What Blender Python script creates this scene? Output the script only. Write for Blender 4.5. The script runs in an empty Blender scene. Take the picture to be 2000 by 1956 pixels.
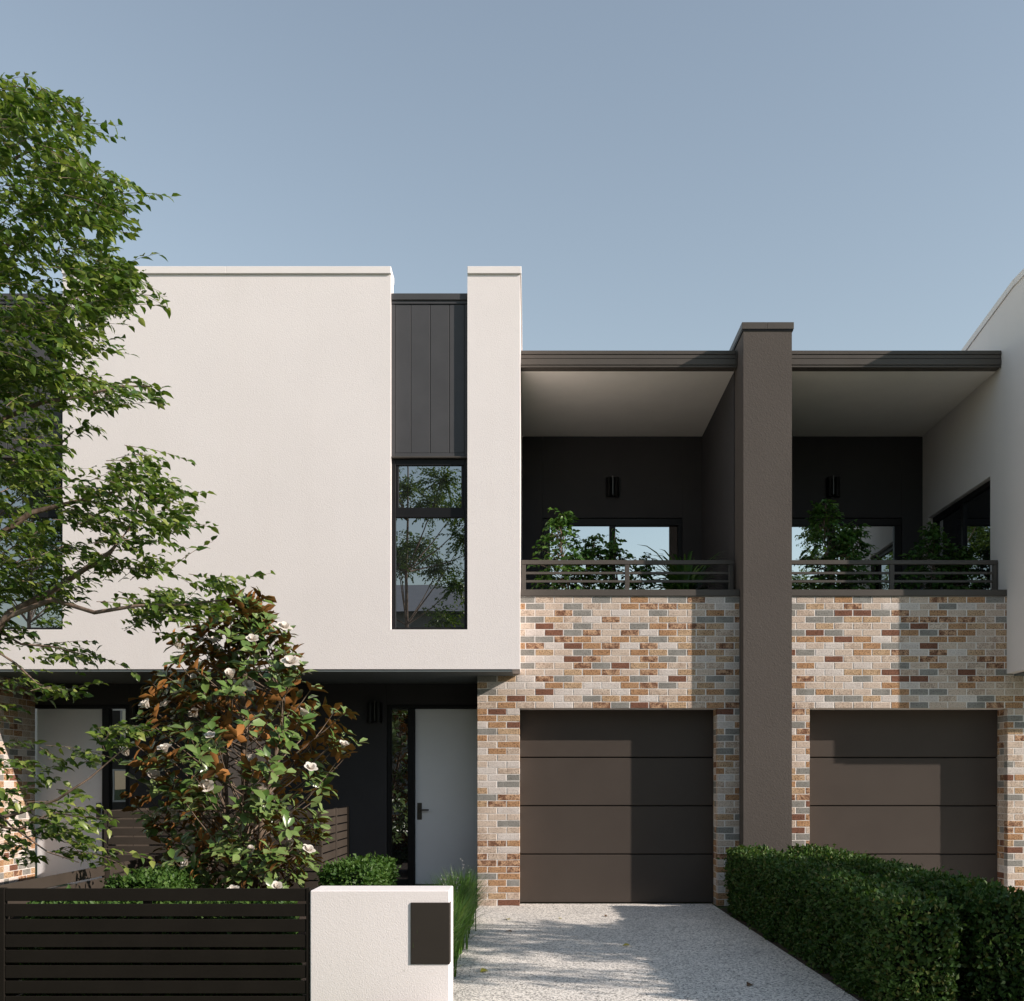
import bpy, bmesh, math, random
import numpy as np
from mathutils import Vector, Matrix, noise as mnoise
R = math.radians
random.seed(7)
rng = np.random.default_rng(11)
S = bpy.context.scene
COL = S.collection

# ------------------------------------------------------------------ camera, sky, sun, exposure
FPX = 2100.0            # focal length in pixels of the 2000 px wide photograph
EYE = 1.58
cam = bpy.data.cameras.new('camera')
cam.sensor_width = 36; cam.lens = 36 * FPX / 2000
cam.shift_x = -0.018; cam.shift_y = 0.2775
cam.clip_start = 0.1; cam.clip_end = 2000
cam_o = bpy.data.objects.new('camera', cam); COL.objects.link(cam_o)
cam_o.location = (0, 0, EYE); cam_o.rotation_euler = (R(90), 0, 0)
S.camera = cam_o

SUN = Vector((2.55, -1.0, 1.37)).normalized()      # direction towards the sun
SUN_EL = math.asin(SUN.z); SUN_ROT = math.atan2(SUN.x, SUN.y)
w = bpy.data.worlds.new('World'); S.world = w; w.use_nodes = True
nt = w.node_tree; nt.nodes.clear()
out = nt.nodes.new('ShaderNodeOutputWorld'); bg = nt.nodes.new('ShaderNodeBackground')
sky = nt.nodes.new('ShaderNodeTexSky'); sky.sky_type = 'NISHITA'; sky.sun_disc = False
sky.sun_elevation = SUN_EL; sky.sun_rotation = SUN_ROT
sky.air_density = 1.5; sky.dust_density = 0.0; sky.ozone_density = 1.0; sky.altitude = 0
hs = nt.nodes.new('ShaderNodeHueSaturation'); hs.inputs['Saturation'].default_value = 0.71
nt.links.new(sky.outputs[0], hs.inputs['Color']); nt.links.new(hs.outputs[0], bg.inputs[0])
bg.inputs[1].default_value = 0.12
nt.links.new(bg.outputs[0], out.inputs[0])
sl = bpy.data.lights.new('sun', 'SUN'); sl.energy = 5.0; sl.angle = R(0.5); sl.color = (1.0, 0.885, 0.79)
so = bpy.data.objects.new('sun', sl); COL.objects.link(so)
so.rotation_euler = SUN.to_track_quat('Z', 'Y').to_euler(); so.location = (30, -12, 20)
S.view_settings.view_transform = 'Standard'; S.view_settings.look = 'None'
S.view_settings.exposure = 0.38; S.view_settings.gamma = 1.0
S.view_settings.use_curve_mapping = False
S.render.engine = 'CYCLES'
S.cycles.max_bounces = 6; S.cycles.diffuse_bounces = 3; S.cycles.glossy_bounces = 3; S.cycles.transmission_bounces = 3

# ------------------------------------------------------------------ object helpers
WL = {}                                             # world location of every object by name
def link(o, parent=None, wl=(0, 0, 0)):
    wl = Vector(wl)
    COL.objects.link(o)
    if parent is not None:
        o.parent = parent; o.location = wl - WL[parent.name]
    else:
        o.location = wl
    WL[o.name] = wl.copy()
    return o
def tag(o, label, cat, group=None):
    o['label'] = label; o['category'] = cat
    if group: o['group'] = group
    return o
def thing(name, label, cat, loc=(0, 0, 0), group=None):
    o = bpy.data.objects.new(name, None); o.empty_display_size = 0.2
    link(o, None, loc)
    return tag(o, label, cat, group)
def mesh_obj(name, me, parent=None, mats=None, recenter=True, kind=None):
    """me: mesh with world coordinates; its origin is moved to the base centre of its bounds"""
    n = len(me.vertices)
    co = np.empty(n * 3, np.float32); me.vertices.foreach_get('co', co); co = co.reshape(-1, 3)
    c = (co.min(0) + co.max(0)) / 2; c[2] = co[:, 2].min()
    co -= c; me.vertices.foreach_set('co', co.ravel()); me.update()
    if mats is not None:
        for m in (mats if isinstance(mats, (list, tuple)) else [mats]): me.materials.append(m)
    o = bpy.data.objects.new(name, me)
    link(o, parent, Vector([float(v) for v in c]))
    if kind: o['kind'] = kind
    return o
def struct(name, bm, m):
    o = build(name, bm, m); o['kind'] = 'structure'; return o
def build(name, bm, m, parent=None, smooth=False, kind=None):
    me = bpy.data.meshes.new(name); bm.to_mesh(me); bm.free()
    if smooth:
        for p in me.polygons: p.use_smooth = True
    return mesh_obj(name, me, parent, m, kind=kind)
def box(bm, x0, x1, y0, y1, z0, z1, bev=0.0, mi=0):
    vs = [bm.verts.new((x, y, z)) for x in (x0, x1) for y in (y0, y1) for z in (z0, z1)]
    q = ((0, 1, 3, 2), (4, 6, 7, 5), (0, 4, 5, 1), (2, 3, 7, 6), (0, 2, 6, 4), (1, 5, 7, 3))
    fs = [bm.faces.new([vs[i] for i in f]) for f in q]
    for f in fs: f.material_index = mi
    if bev:
        es = list({e for f in fs for e in f.edges})
        bmesh.ops.bevel(bm, geom=es, offset=bev, segments=1, affect='EDGES', profile=0.5)
    return bm
def bx(name, x0, x1, y0, y1, z0, z1, m, parent=None, bev=0.0):
    return build(name, box(bmesh.new(), x0, x1, y0, y1, z0, z1, bev), m, parent)
def prism(bm, poly, axis, a, b):
    """extrude a closed 2-D polygon along an axis ('x': poly is (y,z); 'y': (x,z); 'z': (x,y))"""
    def P(u, v, t): return {'x': (t, u, v), 'y': (u, t, v), 'z': (u, v, t)}[axis]
    A = [bm.verts.new(P(u, v, a)) for u, v in poly]; B = [bm.verts.new(P(u, v, b)) for u, v in poly]
    n = len(poly)
    bm.faces.new(A); bm.faces.new(B[::-1])
    for i in range(n): bm.faces.new((A[i], B[i], B[(i + 1) % n], A[(i + 1) % n]))
    bmesh.ops.recalc_face_normals(bm, faces=bm.faces)
    return bm
def fast_mesh(name, V, F):
    """V (n,3), F (m,k) equal-sized polygons"""
    me = bpy.data.meshes.new(name)
    V = np.ascontiguousarray(V, np.float32); F = np.ascontiguousarray(F, np.int32)
    k = F.shape[1]
    me.vertices.add(len(V)); me.vertices.foreach_set('co', V.ravel())
    me.loops.add(F.size); me.loops.foreach_set('vertex_index', F.ravel())
    me.polygons.add(len(F)); me.polygons.foreach_set('loop_start', np.arange(0, F.size, k, dtype=np.int32))
    me.update(calc_edges=True); me.validate()
    return me
def tube(bm, pts, radii, seg=7, cap=True):
    pts = [Vector(p) for p in pts]; rings = []
    up = Vector((0.13, 0.21, 1)).normalized()
    for i, p in enumerate(pts):
        d = (pts[min(i + 1, len(pts) - 1)] - pts[max(i - 1, 0)]).normalized()
        a = d.cross(up if abs(d.dot(up)) < 0.95 else Vector((1, 0, 0))).normalized(); b = d.cross(a)
        rings.append([bm.verts.new(p + radii[i] * (math.cos(t) * a + math.sin(t) * b))
                      for t in [2 * math.pi * k / seg for k in range(seg)]])
    for r0, r1 in zip(rings, rings[1:]):
        for k in range(seg):
            f = bm.faces.new((r0[k], r0[(k + 1) % seg], r1[(k + 1) % seg], r1[k])); f.smooth = True
    if cap:
        bm.faces.new(rings[0]); bm.faces.new(rings[-1][::-1])
def at(px, py, Y):
    """point at depth Y that the photograph shows at source pixel (px, py)"""
    return Vector(((px - 1036) * Y / FPX, Y, EYE + (1533 - py) * Y / FPX))

# ------------------------------------------------------------------ materials
def mat(name):
    m = bpy.data.materials.new(name); m.use_nodes = True
    n = m.node_tree.nodes; b = n['Principled BSDF']
    return m, n, m.node_tree.links, b
def N(n, t, **kw):
    x = n.new(t)
    for k, v in kw.items():
        if k in x.inputs: x.inputs[k].default_value = v
        else: setattr(x, k, v)
    return x
def noise(n, l, scale, detail=4, rough=0.55, vec=None):
    t = N(n, 'ShaderNodeTexNoise'); t.inputs['Scale'].default_value = scale
    t.inputs['Detail'].default_value = detail; t.inputs['Roughness'].default_value = rough
    l.new(vec, t.inputs['Vector']); return t
def ramp(n, l, src, stops):
    r = N(n, 'ShaderNodeValToRGB'); e = r.color_ramp.elements
    while len(e) < len(stops): e.new(0.5)
    for el, (p, c) in zip(e, stops): el.position = p; el.color = (*c, 1) if len(c) == 3 else c
    l.new(src, r.inputs[0]); return r
def bump(n, l, b, h, strength, dist, prev=None):
    x = N(n, 'ShaderNodeBump'); x.inputs['Strength'].default_value = strength; x.inputs['Distance'].default_value = dist
    l.new(h, x.inputs['Height'])
    if prev: l.new(prev.outputs[0], x.inputs['Normal'])
    l.new(x.outputs[0], b.inputs['Normal']); return x
def pos(n): return N(n, 'ShaderNodeNewGeometry').outputs['Position']
def mixc(n, l, fac, a, b_, mode='MIX'):
    x = N(n, 'ShaderNodeMix', data_type='RGBA', blend_type=mode)
    for s, v in ((0, fac), (6, a), (7, b_)):
        if hasattr(v, 'node'): l.new(v, x.inputs[s])
        else: x.inputs[s].default_value = v if s == 0 else (*v, 1)
    return x.outputs[2]

def render_mat(name, c, var=0.06, scale=1.0, bstr=0.5, rough=0.92):
    """trowelled acrylic render: fine grit, faint cloudy tone, tiny pits"""
    m, n, l, b = mat(name); p = pos(n)
    big = noise(n, l, 0.9, 5, 0.6, p); gr = noise(n, l, 95 * scale, 3, 0.65, p); med = noise(n, l, 38 * scale, 4, 0.65, p)
    d = tuple(v * (1 - var) for v in c); u = tuple(min(1, v * (1 + var)) for v in c)
    base = ramp(n, l, big.outputs[0], [(0.3, d), (0.7, u)]).outputs[0]
    vor = N(n, 'ShaderNodeTexVoronoi'); vor.inputs['Scale'].default_value = 17 * scale; l.new(p, vor.inputs['Vector'])
    pits = ramp(n, l, vor.outputs['Distance'], [(0.02, (0.6,) * 3), (0.07, (1,) * 3)]).outputs[0]
    col = mixc(n, l, 1.0, base, pits, 'MULTIPLY')
    streak = N(n, 'ShaderNodeMapping'); streak.inputs['Scale'].default_value = (2.2, 2.2, 0.12); l.new(p, streak.inputs[0])
    st = noise(n, l, 1.6, 5, 0.6, streak.outputs[0])
    stc = ramp(n, l, st.outputs[0], [(0.35, (0.988, 0.986, 0.983)), (0.6, (1, 1, 1))]).outputs[0]
    col = mixc(n, l, 1.0, col, stc, 'MULTIPLY')
    l.new(col, b.inputs['Base Color']); b.inputs['Roughness'].default_value = rough
    b.inputs['Specular IOR Level'].default_value = 0.25
    b1 = bump(n, l, b, gr.outputs[0], bstr, 0.004)
    b2 = bump(n, l, b, med.outputs[0], bstr * 0.35, 0.004, b1)
    return m
def paint_mat(name, c, rough=0.45, var=0.08, spec=0.18, metal=0.0):
    m, n, l, b = mat(name); p = pos(n)
    t = noise(n, l, 2.3, 5, 0.6, p); f = noise(n, l, 160, 2, 0.5, p)
    col = ramp(n, l, t.outputs[0], [(0.3, tuple(v * (1 - var) for v in c)), (0.7, tuple(v * (1 + var) for v in c))])
    l.new(col.outputs[0], b.inputs['Base Color'])
    rr = N(n, 'ShaderNodeMapRange'); rr.inputs['To Min'].default_value = rough - 0.06; rr.inputs['To Max'].default_value = rough + 0.08
    l.new(t.outputs[0], rr.inputs[0]); l.new(rr.outputs[0], b.inputs['Roughness'])
    b.inputs['Specular IOR Level'].default_value = spec; b.inputs['Metallic'].default_value = metal
    bump(n, l, b, f.outputs[0], 0.06, 0.001)
    return m
M = {}
M['white'] = render_mat('white_render', (0.795, 0.747, 0.732), 0.02, bstr=0.55)
M['coping'] = paint_mat('white_coping_paint', (0.81, 0.765, 0.745), 0.6, 0.02)
M['pillar'] = render_mat('brown_grey_render', (0.086, 0.074, 0.066), 0.06, scale=0.5, bstr=1.0)
M['charcoal'] = render_mat('charcoal_render', (0.052, 0.05, 0.052), 0.08, bstr=0.5)
M['clad'] = paint_mat('charcoal_cladding', (0.07, 0.07, 0.074), 0.5)
M['bronze'] = paint_mat('bronze_metal', (0.085, 0.075, 0.066), 0.42, 0.06)
M['door_panel'] = paint_mat('bronze_garage_panel', (0.062, 0.05, 0.042), 0.58, 0.05)
M['frame'] = paint_mat('black_window_frame', (0.012, 0.012, 0.013), 0.4)
M['slat'] = paint_mat('dark_fence_slat', (0.013, 0.0108, 0.0085), 0.65, 0.15, 0.1)
M['slat_l'] = paint_mat('bronze_fence_slat', (0.052, 0.042, 0.034), 0.6, 0.12, 0.15)
M['letterbox'] = paint_mat('letterbox_paint', (0.034, 0.029, 0.024), 0.55, 0.08, 0.15)
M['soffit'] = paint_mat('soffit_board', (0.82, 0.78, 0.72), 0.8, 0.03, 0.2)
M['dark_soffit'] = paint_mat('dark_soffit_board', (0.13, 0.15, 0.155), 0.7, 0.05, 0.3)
M['front_door'] = paint_mat('grey_door_paint', (0.80, 0.80, 0.82), 0.5, 0.02)
M['handle'] = paint_mat('door_hardware', (0.09, 0.08, 0.07), 0.35, 0.05, 0.5, 0.6)
M['lamp'] = paint_mat('lamp_black', (0.010, 0.010, 0.010), 0.35)
M['lampmid'] = paint_mat('lamp_spine', (0.10, 0.10, 0.10), 0.3, 0.05, 0.5, 0.5)
M['concrete'] = render_mat('step_concrete', (0.20, 0.2, 0.2), 0.1)
M['roof'] = paint_mat('roof_sheet', (0.25, 0.25, 0.26), 0.5)
M['pot'] = render_mat('pot_clay', (0.2, 0.19, 0.18), 0.1)
M['floor_tile'] = paint_mat('balcony_tile', (0.3, 0.29, 0.27), 0.6)

def glass_mat(name, refl, tint=(0.82, 0.86, 0.9)):
    m, n, l, b = mat(name); n.remove(b)
    g = N(n, 'ShaderNodeBsdfGlossy'); g.inputs['Roughness'].default_value = 0.0; g.inputs['Color'].default_value = (*tint, 1)
    d = N(n, 'ShaderNodeBsdfDiffuse'); d.inputs['Color'].default_value = (0.012, 0.013, 0.015, 1)
    f = N(n, 'ShaderNodeFresnel'); f.inputs['IOR'].default_value = 1.5
    mr = N(n, 'ShaderNodeMapRange'); mr.inputs['To Min'].default_value = refl; mr.inputs['To Max'].default_value = 1.0
    l.new(f.outputs[0], mr.inputs[0])
    x = N(n, 'ShaderNodeMixShader'); l.new(mr.outputs[0], x.inputs[0]); l.new(d.outputs[0], x.inputs[1]); l.new(g.outputs[0], x.inputs[2])
    p = pos(n); wv = noise(n, l, 0.8, 1, 0.5, p); bmp = N(n, 'ShaderNodeBump'); bmp.inputs['Strength'].default_value = 0.04; bmp.inputs['Distance'].default_value = 0.02
    l.new(wv.outputs[0], bmp.inputs['Height']); l.new(bmp.outputs[0], g.inputs['Normal'])
    l.new(x.outputs[0], n['Material Output'].inputs[0]); return m
M['glass'] = glass_mat('tinted_reflective_glass', 0.4)
M['glass_s'] = glass_mat('sidelight_glass', 0.28)
M['glass_b'] = glass_mat('balcony_door_glass', 0.8)

def brick_mat(name, c1, c2, char=0.0, speck=0.25):
    m, n, l, b = mat(name); p = pos(n)
    a = noise(n, l, 5.0, 4, 0.6, p); f = noise(n, l, 55, 4, 0.65, p); g = noise(n, l, 13, 3, 0.6, p)
    col = ramp(n, l, a.outputs[0], [(0.35, c1), (0.65, c2)]).outputs[0]
    if char:
        dk = ramp(n, l, g.outputs[0], [(0.42, (0.16, 0.075, 0.045)), (0.58, c2)]).outputs[0]
        col = mixc(n, l, char, col, dk)
    sp = ramp(n, l, f.outputs[0], [(0.34, (1 - speck * 1.6,) * 3), (0.5, (1,) * 3), (0.68, (1 + speck * 0.4,) * 3)]).outputs[0]
    col = mixc(n, l, 1.0, col, sp, 'MULTIPLY')
    l.new(col, b.inputs['Base Color']); b.inputs['Roughness'].default_value = 0.9; b.inputs['Specular IOR Level'].default_value = 0.2
    b1 = bump(n, l, b, f.outputs[0], 0.6, 0.004); bump(n, l, b, g.outputs[0], 0.4, 0.006, b1)
    return m
BR = [brick_mat('brick_cream', (0.50, 0.40, 0.325), (0.585, 0.48, 0.395), 0, 0.25),
      brick_mat('brick_whitewashed', (0.54, 0.475, 0.43), (0.62, 0.565, 0.525), 0, 0.2),
      brick_mat('brick_buff_pink', (0.51, 0.40, 0.315), (0.59, 0.485, 0.395), 0.28, 0.4),
      brick_mat('brick_orange', (0.36, 0.20, 0.105), (0.45, 0.27, 0.15), 0, 0.5),
      brick_mat('brick_tan', (0.44, 0.295, 0.175), (0.53, 0.375, 0.24), 0.2, 0.5),
      brick_mat('brick_charred', (0.33, 0.175, 0.105), (0.50, 0.315, 0.195), 0.85, 0.65),
      brick_mat('brick_red_brown', (0.16, 0.075, 0.048), (0.215, 0.10, 0.065), 0.0, 0.4),
      brick_mat('brick_grey', (0.215, 0.205, 0.185), (0.28, 0.268, 0.245), 0, 0.25)]
BRW = [21, 12, 14, 12, 13, 11, 3.5, 16]
M['mortar'] = render_mat('white_mortar', (0.73, 0.685, 0.645), 0.03, 2.0, 0.5)

def leaf_mat(name, cols, trans=0.35, rough=0.5, tcol=None, spec=0.4):
    m, n, l, b = mat(name)
    g = N(n, 'ShaderNodeNewGeometry'); oi = N(n, 'ShaderNodeObjectInfo')
    ad = N(n, 'ShaderNodeMath', operation='ADD'); l.new(g.outputs['Random Per Island'], ad.inputs[0]); l.new(oi.outputs['Random'], ad.inputs[1])
    fr = N(n, 'ShaderNodeMath', operation='FRACT'); l.new(ad.outputs[0], fr.inputs[0])
    k = len(cols)
    col = ramp(n, l, fr.outputs[0], [(i / (k - 1), c) for i, c in enumerate(cols)]).outputs[0]
    l.new(col, b.inputs['Base Color']); b.inputs['Roughness'].default_value = rough; b.inputs['Specular IOR Level'].default_value = spec
    if trans:
        t = N(n, 'ShaderNodeBsdfTranslucent')
        tc = mixc(n, l, 1.0, col, tcol or (1.0, 1.15, 0.45), 'MULTIPLY'); l.new(tc, t.inputs[0])
        x = N(n, 'ShaderNodeMixShader'); x.inputs[0].default_value = trans
        l.new(b.outputs[0], x.inputs[1]); l.new(t.outputs[0], x.inputs[2]); l.new(x.outputs[0], n['Material Output'].inputs[0])
    return m
M['leaf'] = leaf_mat('maple_green_leaf', [(0.032, 0.072, 0.013), (0.10, 0.165, 0.028), (0.042, 0.088, 0.015), (0.17, 0.235, 0.042), (0.065, 0.125, 0.021), (0.27, 0.31, 0.075), (0.05, 0.10, 0.017)], 0.32, 0.36)  # darkest and yellow tones put leaf shade and sun highlights into the colour
M['mag_top'] = leaf_mat('magnolia_leaf_green', [(0.07, 0.145, 0.03), (0.12, 0.20, 0.05), (0.19, 0.26, 0.09), (0.08, 0.15, 0.035)], 0.12, 0.3, None, 0.6)
M['mag_under'] = leaf_mat('magnolia_leaf_rust', [(0.34, 0.14, 0.03), (0.22, 0.095, 0.025), (0.42, 0.18, 0.045), (0.17, 0.075, 0.022)], 0.12, 0.75, (1.2, 0.9, 0.5))
M['hedge'] = leaf_mat('hedge_leaf', [(0.035, 0.085, 0.016), (0.055, 0.12, 0.022), (0.085, 0.15, 0.03), (0.04, 0.09, 0.018)], 0.25, 0.5, None, 0.25)
M['hedge_dk'] = leaf_mat('dark_hedge_leaf', [(0.022, 0.055, 0.013), (0.045, 0.10, 0.02), (0.085, 0.14, 0.03), (0.028, 0.065, 0.015), (0.04, 0.09, 0.018), (0.11, 0.105, 0.03)], 0.2, 0.5, None, 0.2)
M['ficus'] = leaf_mat('ficus_leaf', [(0.03, 0.09, 0.018), (0.06, 0.14, 0.03), (0.11, 0.19, 0.04), (0.035, 0.10, 0.02)], 0.3, 0.35)
M['grass'] = leaf_mat('ornamental_grass_blade', [(0.06, 0.15, 0.025), (0.11, 0.21, 0.035), (0.04, 0.11, 0.02), (0.17, 0.23, 0.05)], 0.3, 0.4)
M['petal'] = leaf_mat('magnolia_petal', [(0.70, 0.645, 0.58), (0.78, 0.735, 0.68)], 0.3, 0.55, (1, 0.97, 0.92))
M['fallen'] = leaf_mat('fallen_leaf', [(0.25, 0.24, 0.03), (0.32, 0.29, 0.04), (0.14, 0.13, 0.03)], 0.1)
M['fallen_b'] = leaf_mat('fallen_leaf_brown', [(0.12, 0.06, 0.025), (0.1, 0.055, 0.03)], 0.1)
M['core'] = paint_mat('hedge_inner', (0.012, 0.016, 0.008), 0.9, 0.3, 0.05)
def bark_mat(name, c1, c2, sc=14):
    m, n, l, b = mat(name); p = pos(n)
    mp = N(n, 'ShaderNodeMapping'); mp.inputs['Scale'].default_value = (1, 1, 0.3); l.new(p, mp.inputs[0])
    t = noise(n, l, sc, 6, 0.65, mp.outputs[0])
    l.new(ramp(n, l, t.outputs[0], [(0.35, c1), (0.65, c2)]).outputs[0], b.inputs['Base Color'])
    b.inputs['Roughness'].default_value = 0.9; bump(n, l, b, t.outputs[0], 0.7, 0.012); return m
M['bark'] = bark_mat('pinkish_grey_bark', (0.10, 0.065, 0.045), (0.26, 0.19, 0.145))
M['bark_m'] = bark_mat('magnolia_bark', (0.09, 0.06, 0.04), (0.20, 0.15, 0.11))

def aggregate_mat():
    m, n, l, b = mat('exposed_aggregate'); p = pos(n)
    v = N(n, 'ShaderNodeTexVoronoi'); v.inputs['Scale'].default_value = 95; l.new(p, v.inputs['Vector'])
    v2 = N(n, 'ShaderNodeTexVoronoi'); v2.inputs['Scale'].default_value = 60; l.new(p, v2.inputs['Vector'])
    sepn = N(n, 'ShaderNodeSeparateColor'); l.new(v.outputs['Color'], sepn.inputs[0])
    sep2 = N(n, 'ShaderNodeSeparateColor'); l.new(v2.outputs['Color'], sep2.inputs[0])
    c = ramp(n, l, sepn.outputs[0], [(0.0, (0.14, 0.14, 0.14)), (0.16, (0.27, 0.265, 0.255)), (0.28, (0.70, 0.665, 0.615)), (0.65, (0.79, 0.755, 0.70)), (1, (0.88, 0.85, 0.80))])
    for e in c.color_ramp.elements: pass
    c2 = ramp(n, l, sep2.outputs[0], [(0.0, (0.32, 0.31, 0.30)), (0.10, (0.5,) * 3), (0.22, (1,) * 3), (1, (1.0, 1.0, 1.0))])
    col = mixc(n, l, 1.0, c.outputs[0], c2.outputs[0], 'MULTIPLY')
    big = noise(n, l, 1.3, 5, 0.6, p)
    bc = ramp(n, l, big.outputs[0], [(0.3, (0.86, 0.86, 0.86)), (0.7, (1.05, 1.04, 1.02))]).outputs[0]
    col = mixc(n, l, 1.0, col, bc, 'MULTIPLY')
    l.new(col, b.inputs['Base Color']); b.inputs['Roughness'].default_value = 0.8
    bump(n, l, b, v.outputs['Distance'], 0.6, 0.004)
    return m
M['agg'] = aggregate_mat()
def ground_mat(name, c1, c2, sc, bs=0.5, dist=0.02):
    m, n, l, b = mat(name); p = pos(n)
    t = noise(n, l, sc, 6, 0.7, p); t2 = noise(n, l, sc * 0.07, 4, 0.6, p)
    c = ramp(n, l, t.outputs[0], [(0.3, c1), (0.7, c2)]).outputs[0]
    k = ramp(n, l, t2.outputs[0], [(0.3, (0.8,) * 3), (0.7, (1.1,) * 3)]).outputs[0]
    l.new(mixc(n, l, 1.0, c, k, 'MULTIPLY'), b.inputs['Base Color']); b.inputs['Roughness'].default_value = 0.95
    bump(n, l, b, t.outputs[0], bs, dist); return m
M['lawn'] = ground_mat('lawn', (0.035, 0.07, 0.015), (0.08, 0.13, 0.03), 40)
M['mulch'] = ground_mat('bark_mulch', (0.025, 0.016, 0.011), (0.075, 0.05, 0.034), 45, 0.9)
M['asphalt'] = ground_mat('asphalt', (0.035, 0.035, 0.037), (0.065, 0.065, 0.067), 120, 0.4, 0.005)
M['path'] = ground_mat('concrete_path', (0.30, 0.29, 0.275), (0.38, 0.37, 0.35), 60, 0.2, 0.004)
M['paving'] = ground_mat('entry_paving', (0.10, 0.10, 0.10), (0.15, 0.15, 0.15), 50, 0.2, 0.004)

# ------------------------------------------------------------------ key dimensions (metres)
YB = 14.0               # face of the brickwork
YBOX = 13.45            # face of the white upper storey
YP = 15.0               # back wall of the porches
YK = 17.0               # back wall of the balconies
YG = 14.3               # garage doors
C1 = 3.035              # party line middle / right house
C0 = -3.80              # party line left / middle house
COURSE = 4.03 / 47; BL = 0.247
ZOPEN = 30 * COURSE; ZSILL = 47 * COURSE
ZBOX = 3.025; ZTOP = 8.055

# ------------------------------------------------------------------ ground
bm = bmesh.new(); box(bm, -400, 400, -400, 400, -0.5, -0.16); struct('ground', bm, M['lawn'])
bm = bmesh.new(); box(bm, -60, 60, 2.6, 60, -0.15, -0.012); struct('front_lawn', bm, M['lawn'])
bm = bmesh.new(); box(bm, -60, 60, -7.0, 2.3, -0.156, -0.13); struct('road', bm, M['asphalt'])
for a, b_ in ((2.304, 2.596), (-7.3, -7.004)):
    bm = bmesh.new(); box(bm, -60, 60, a, b_, -0.155, 0.0, 0.015); struct('kerb', bm, M['path'])
bm = bmesh.new(); box(bm, -60, 60, 4.6, 6.1, -0.1, -0.004, 0.004); struct('footpath', bm, M['path'])
bm = bmesh.new(); box(bm, -60, 60, -40, -7.304, -0.155, -0.012); struct('far_verge', bm, M['lawn'])
def driveway(x0, x1):
    bm = bmesh.new(); box(bm, x0, x1, 6.104, YB + 0.28, -0.09, 0.0, 0.006)
    return struct('driveway', bm, M['agg'])
driveway(-0.69, 2.41); driveway(2 * C1 - 2.41, 2 * C1 + 0.69)
bm = bmesh.new(); box(bm, C0 + 0.03, -1.30, 7.78, YP - 0.4, -0.05, 0.0); struct('garden_bed', bm, M['mulch'])
bm = bmesh.new(); box(bm, -1.296, -1.10, 7.78, YP - 0.9, -0.05, 0.004); struct('garden_edge', bm, M['path'])
bm = bmesh.new(); box(bm, -1.096, -0.694, 7.2, YB - 0.02, -0.05, 0.0); struct('garden_strip', bm, M['mulch'])
bm = bmesh.new(); box(bm, 2.414, 2 * C1 - 2.414, 6.3, YB - 0.25, -0.05, 0.0); struct('hedge_bed', bm, M['mulch'])
bm = bmesh.new(); box(bm, -8, C0 - 0.03, 7.78, YP - 0.4, -0.05, 0.0); struct('left_garden_bed', bm, M['mulch'])

# ------------------------------------------------------------------ bricks
_bc = {}
def brick_mesh(length, variant):
    key = (round(length, 3), variant)
    if key in _bc: return _bc[key]
    r = random.Random(hash(key) & 0xffff)
    L = length / 2; H = (COURSE - 0.0085) / 2; d = 0.10; ch = 0.002
    j = lambda a: r.uniform(-a, a)
    o = [(-L, -H), (-L * 0.35, -H), (L * 0.35, -H), (L, -H), (L, H), (L * 0.3, H), (-L * 0.4, H), (-L, H)]
    # worn corners and slightly wavy arrises on the face, plain sides going back into the mortar
    mid = [(x + j(0.0018) - (math.copysign(0.0015, x) if abs(abs(x) - L) < 1e-6 else 0), z + j(0.0018)) for x, z in o]
    face = []
    for (x, z) in mid:
        wear = ch + abs(j(0.0025))
        face.append((x - math.copysign(min(wear, L * 0.4), x) * (1 if abs(abs(x) - L) < 0.004 else 0), z - math.copysign(wear * 0.8, z)))
    f0 = j(0.0006)
    V = [(x, 0.0042, z) for x, z in mid] + [(x, f0 + j(0.0004), z) for x, z in face] + [(x, d, z) for x, z in o]
    F = []
    for i in range(8):
        k = (i + 1) % 8
        F.append((i, k, 8 + k, 8 + i)); F.append((16 + i, 16 + k, k, i))
    F += [(8, 9, 14, 15), (9, 10, 13, 14), (10, 11, 12, 13)]
    me = bpy.data.meshes.new('brick'); me.from_pydata(V, [], F); me.update()
    _bc[key] = me
    return me
_bm = {}
def brick_meshm(length, variant, mi):
    key = (round(length, 3), variant, mi)
    if key not in _bm:
        me = brick_mesh(length, variant).copy(); me.materials.append(BR[mi]); _bm[key] = me
    return _bm[key]
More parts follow.
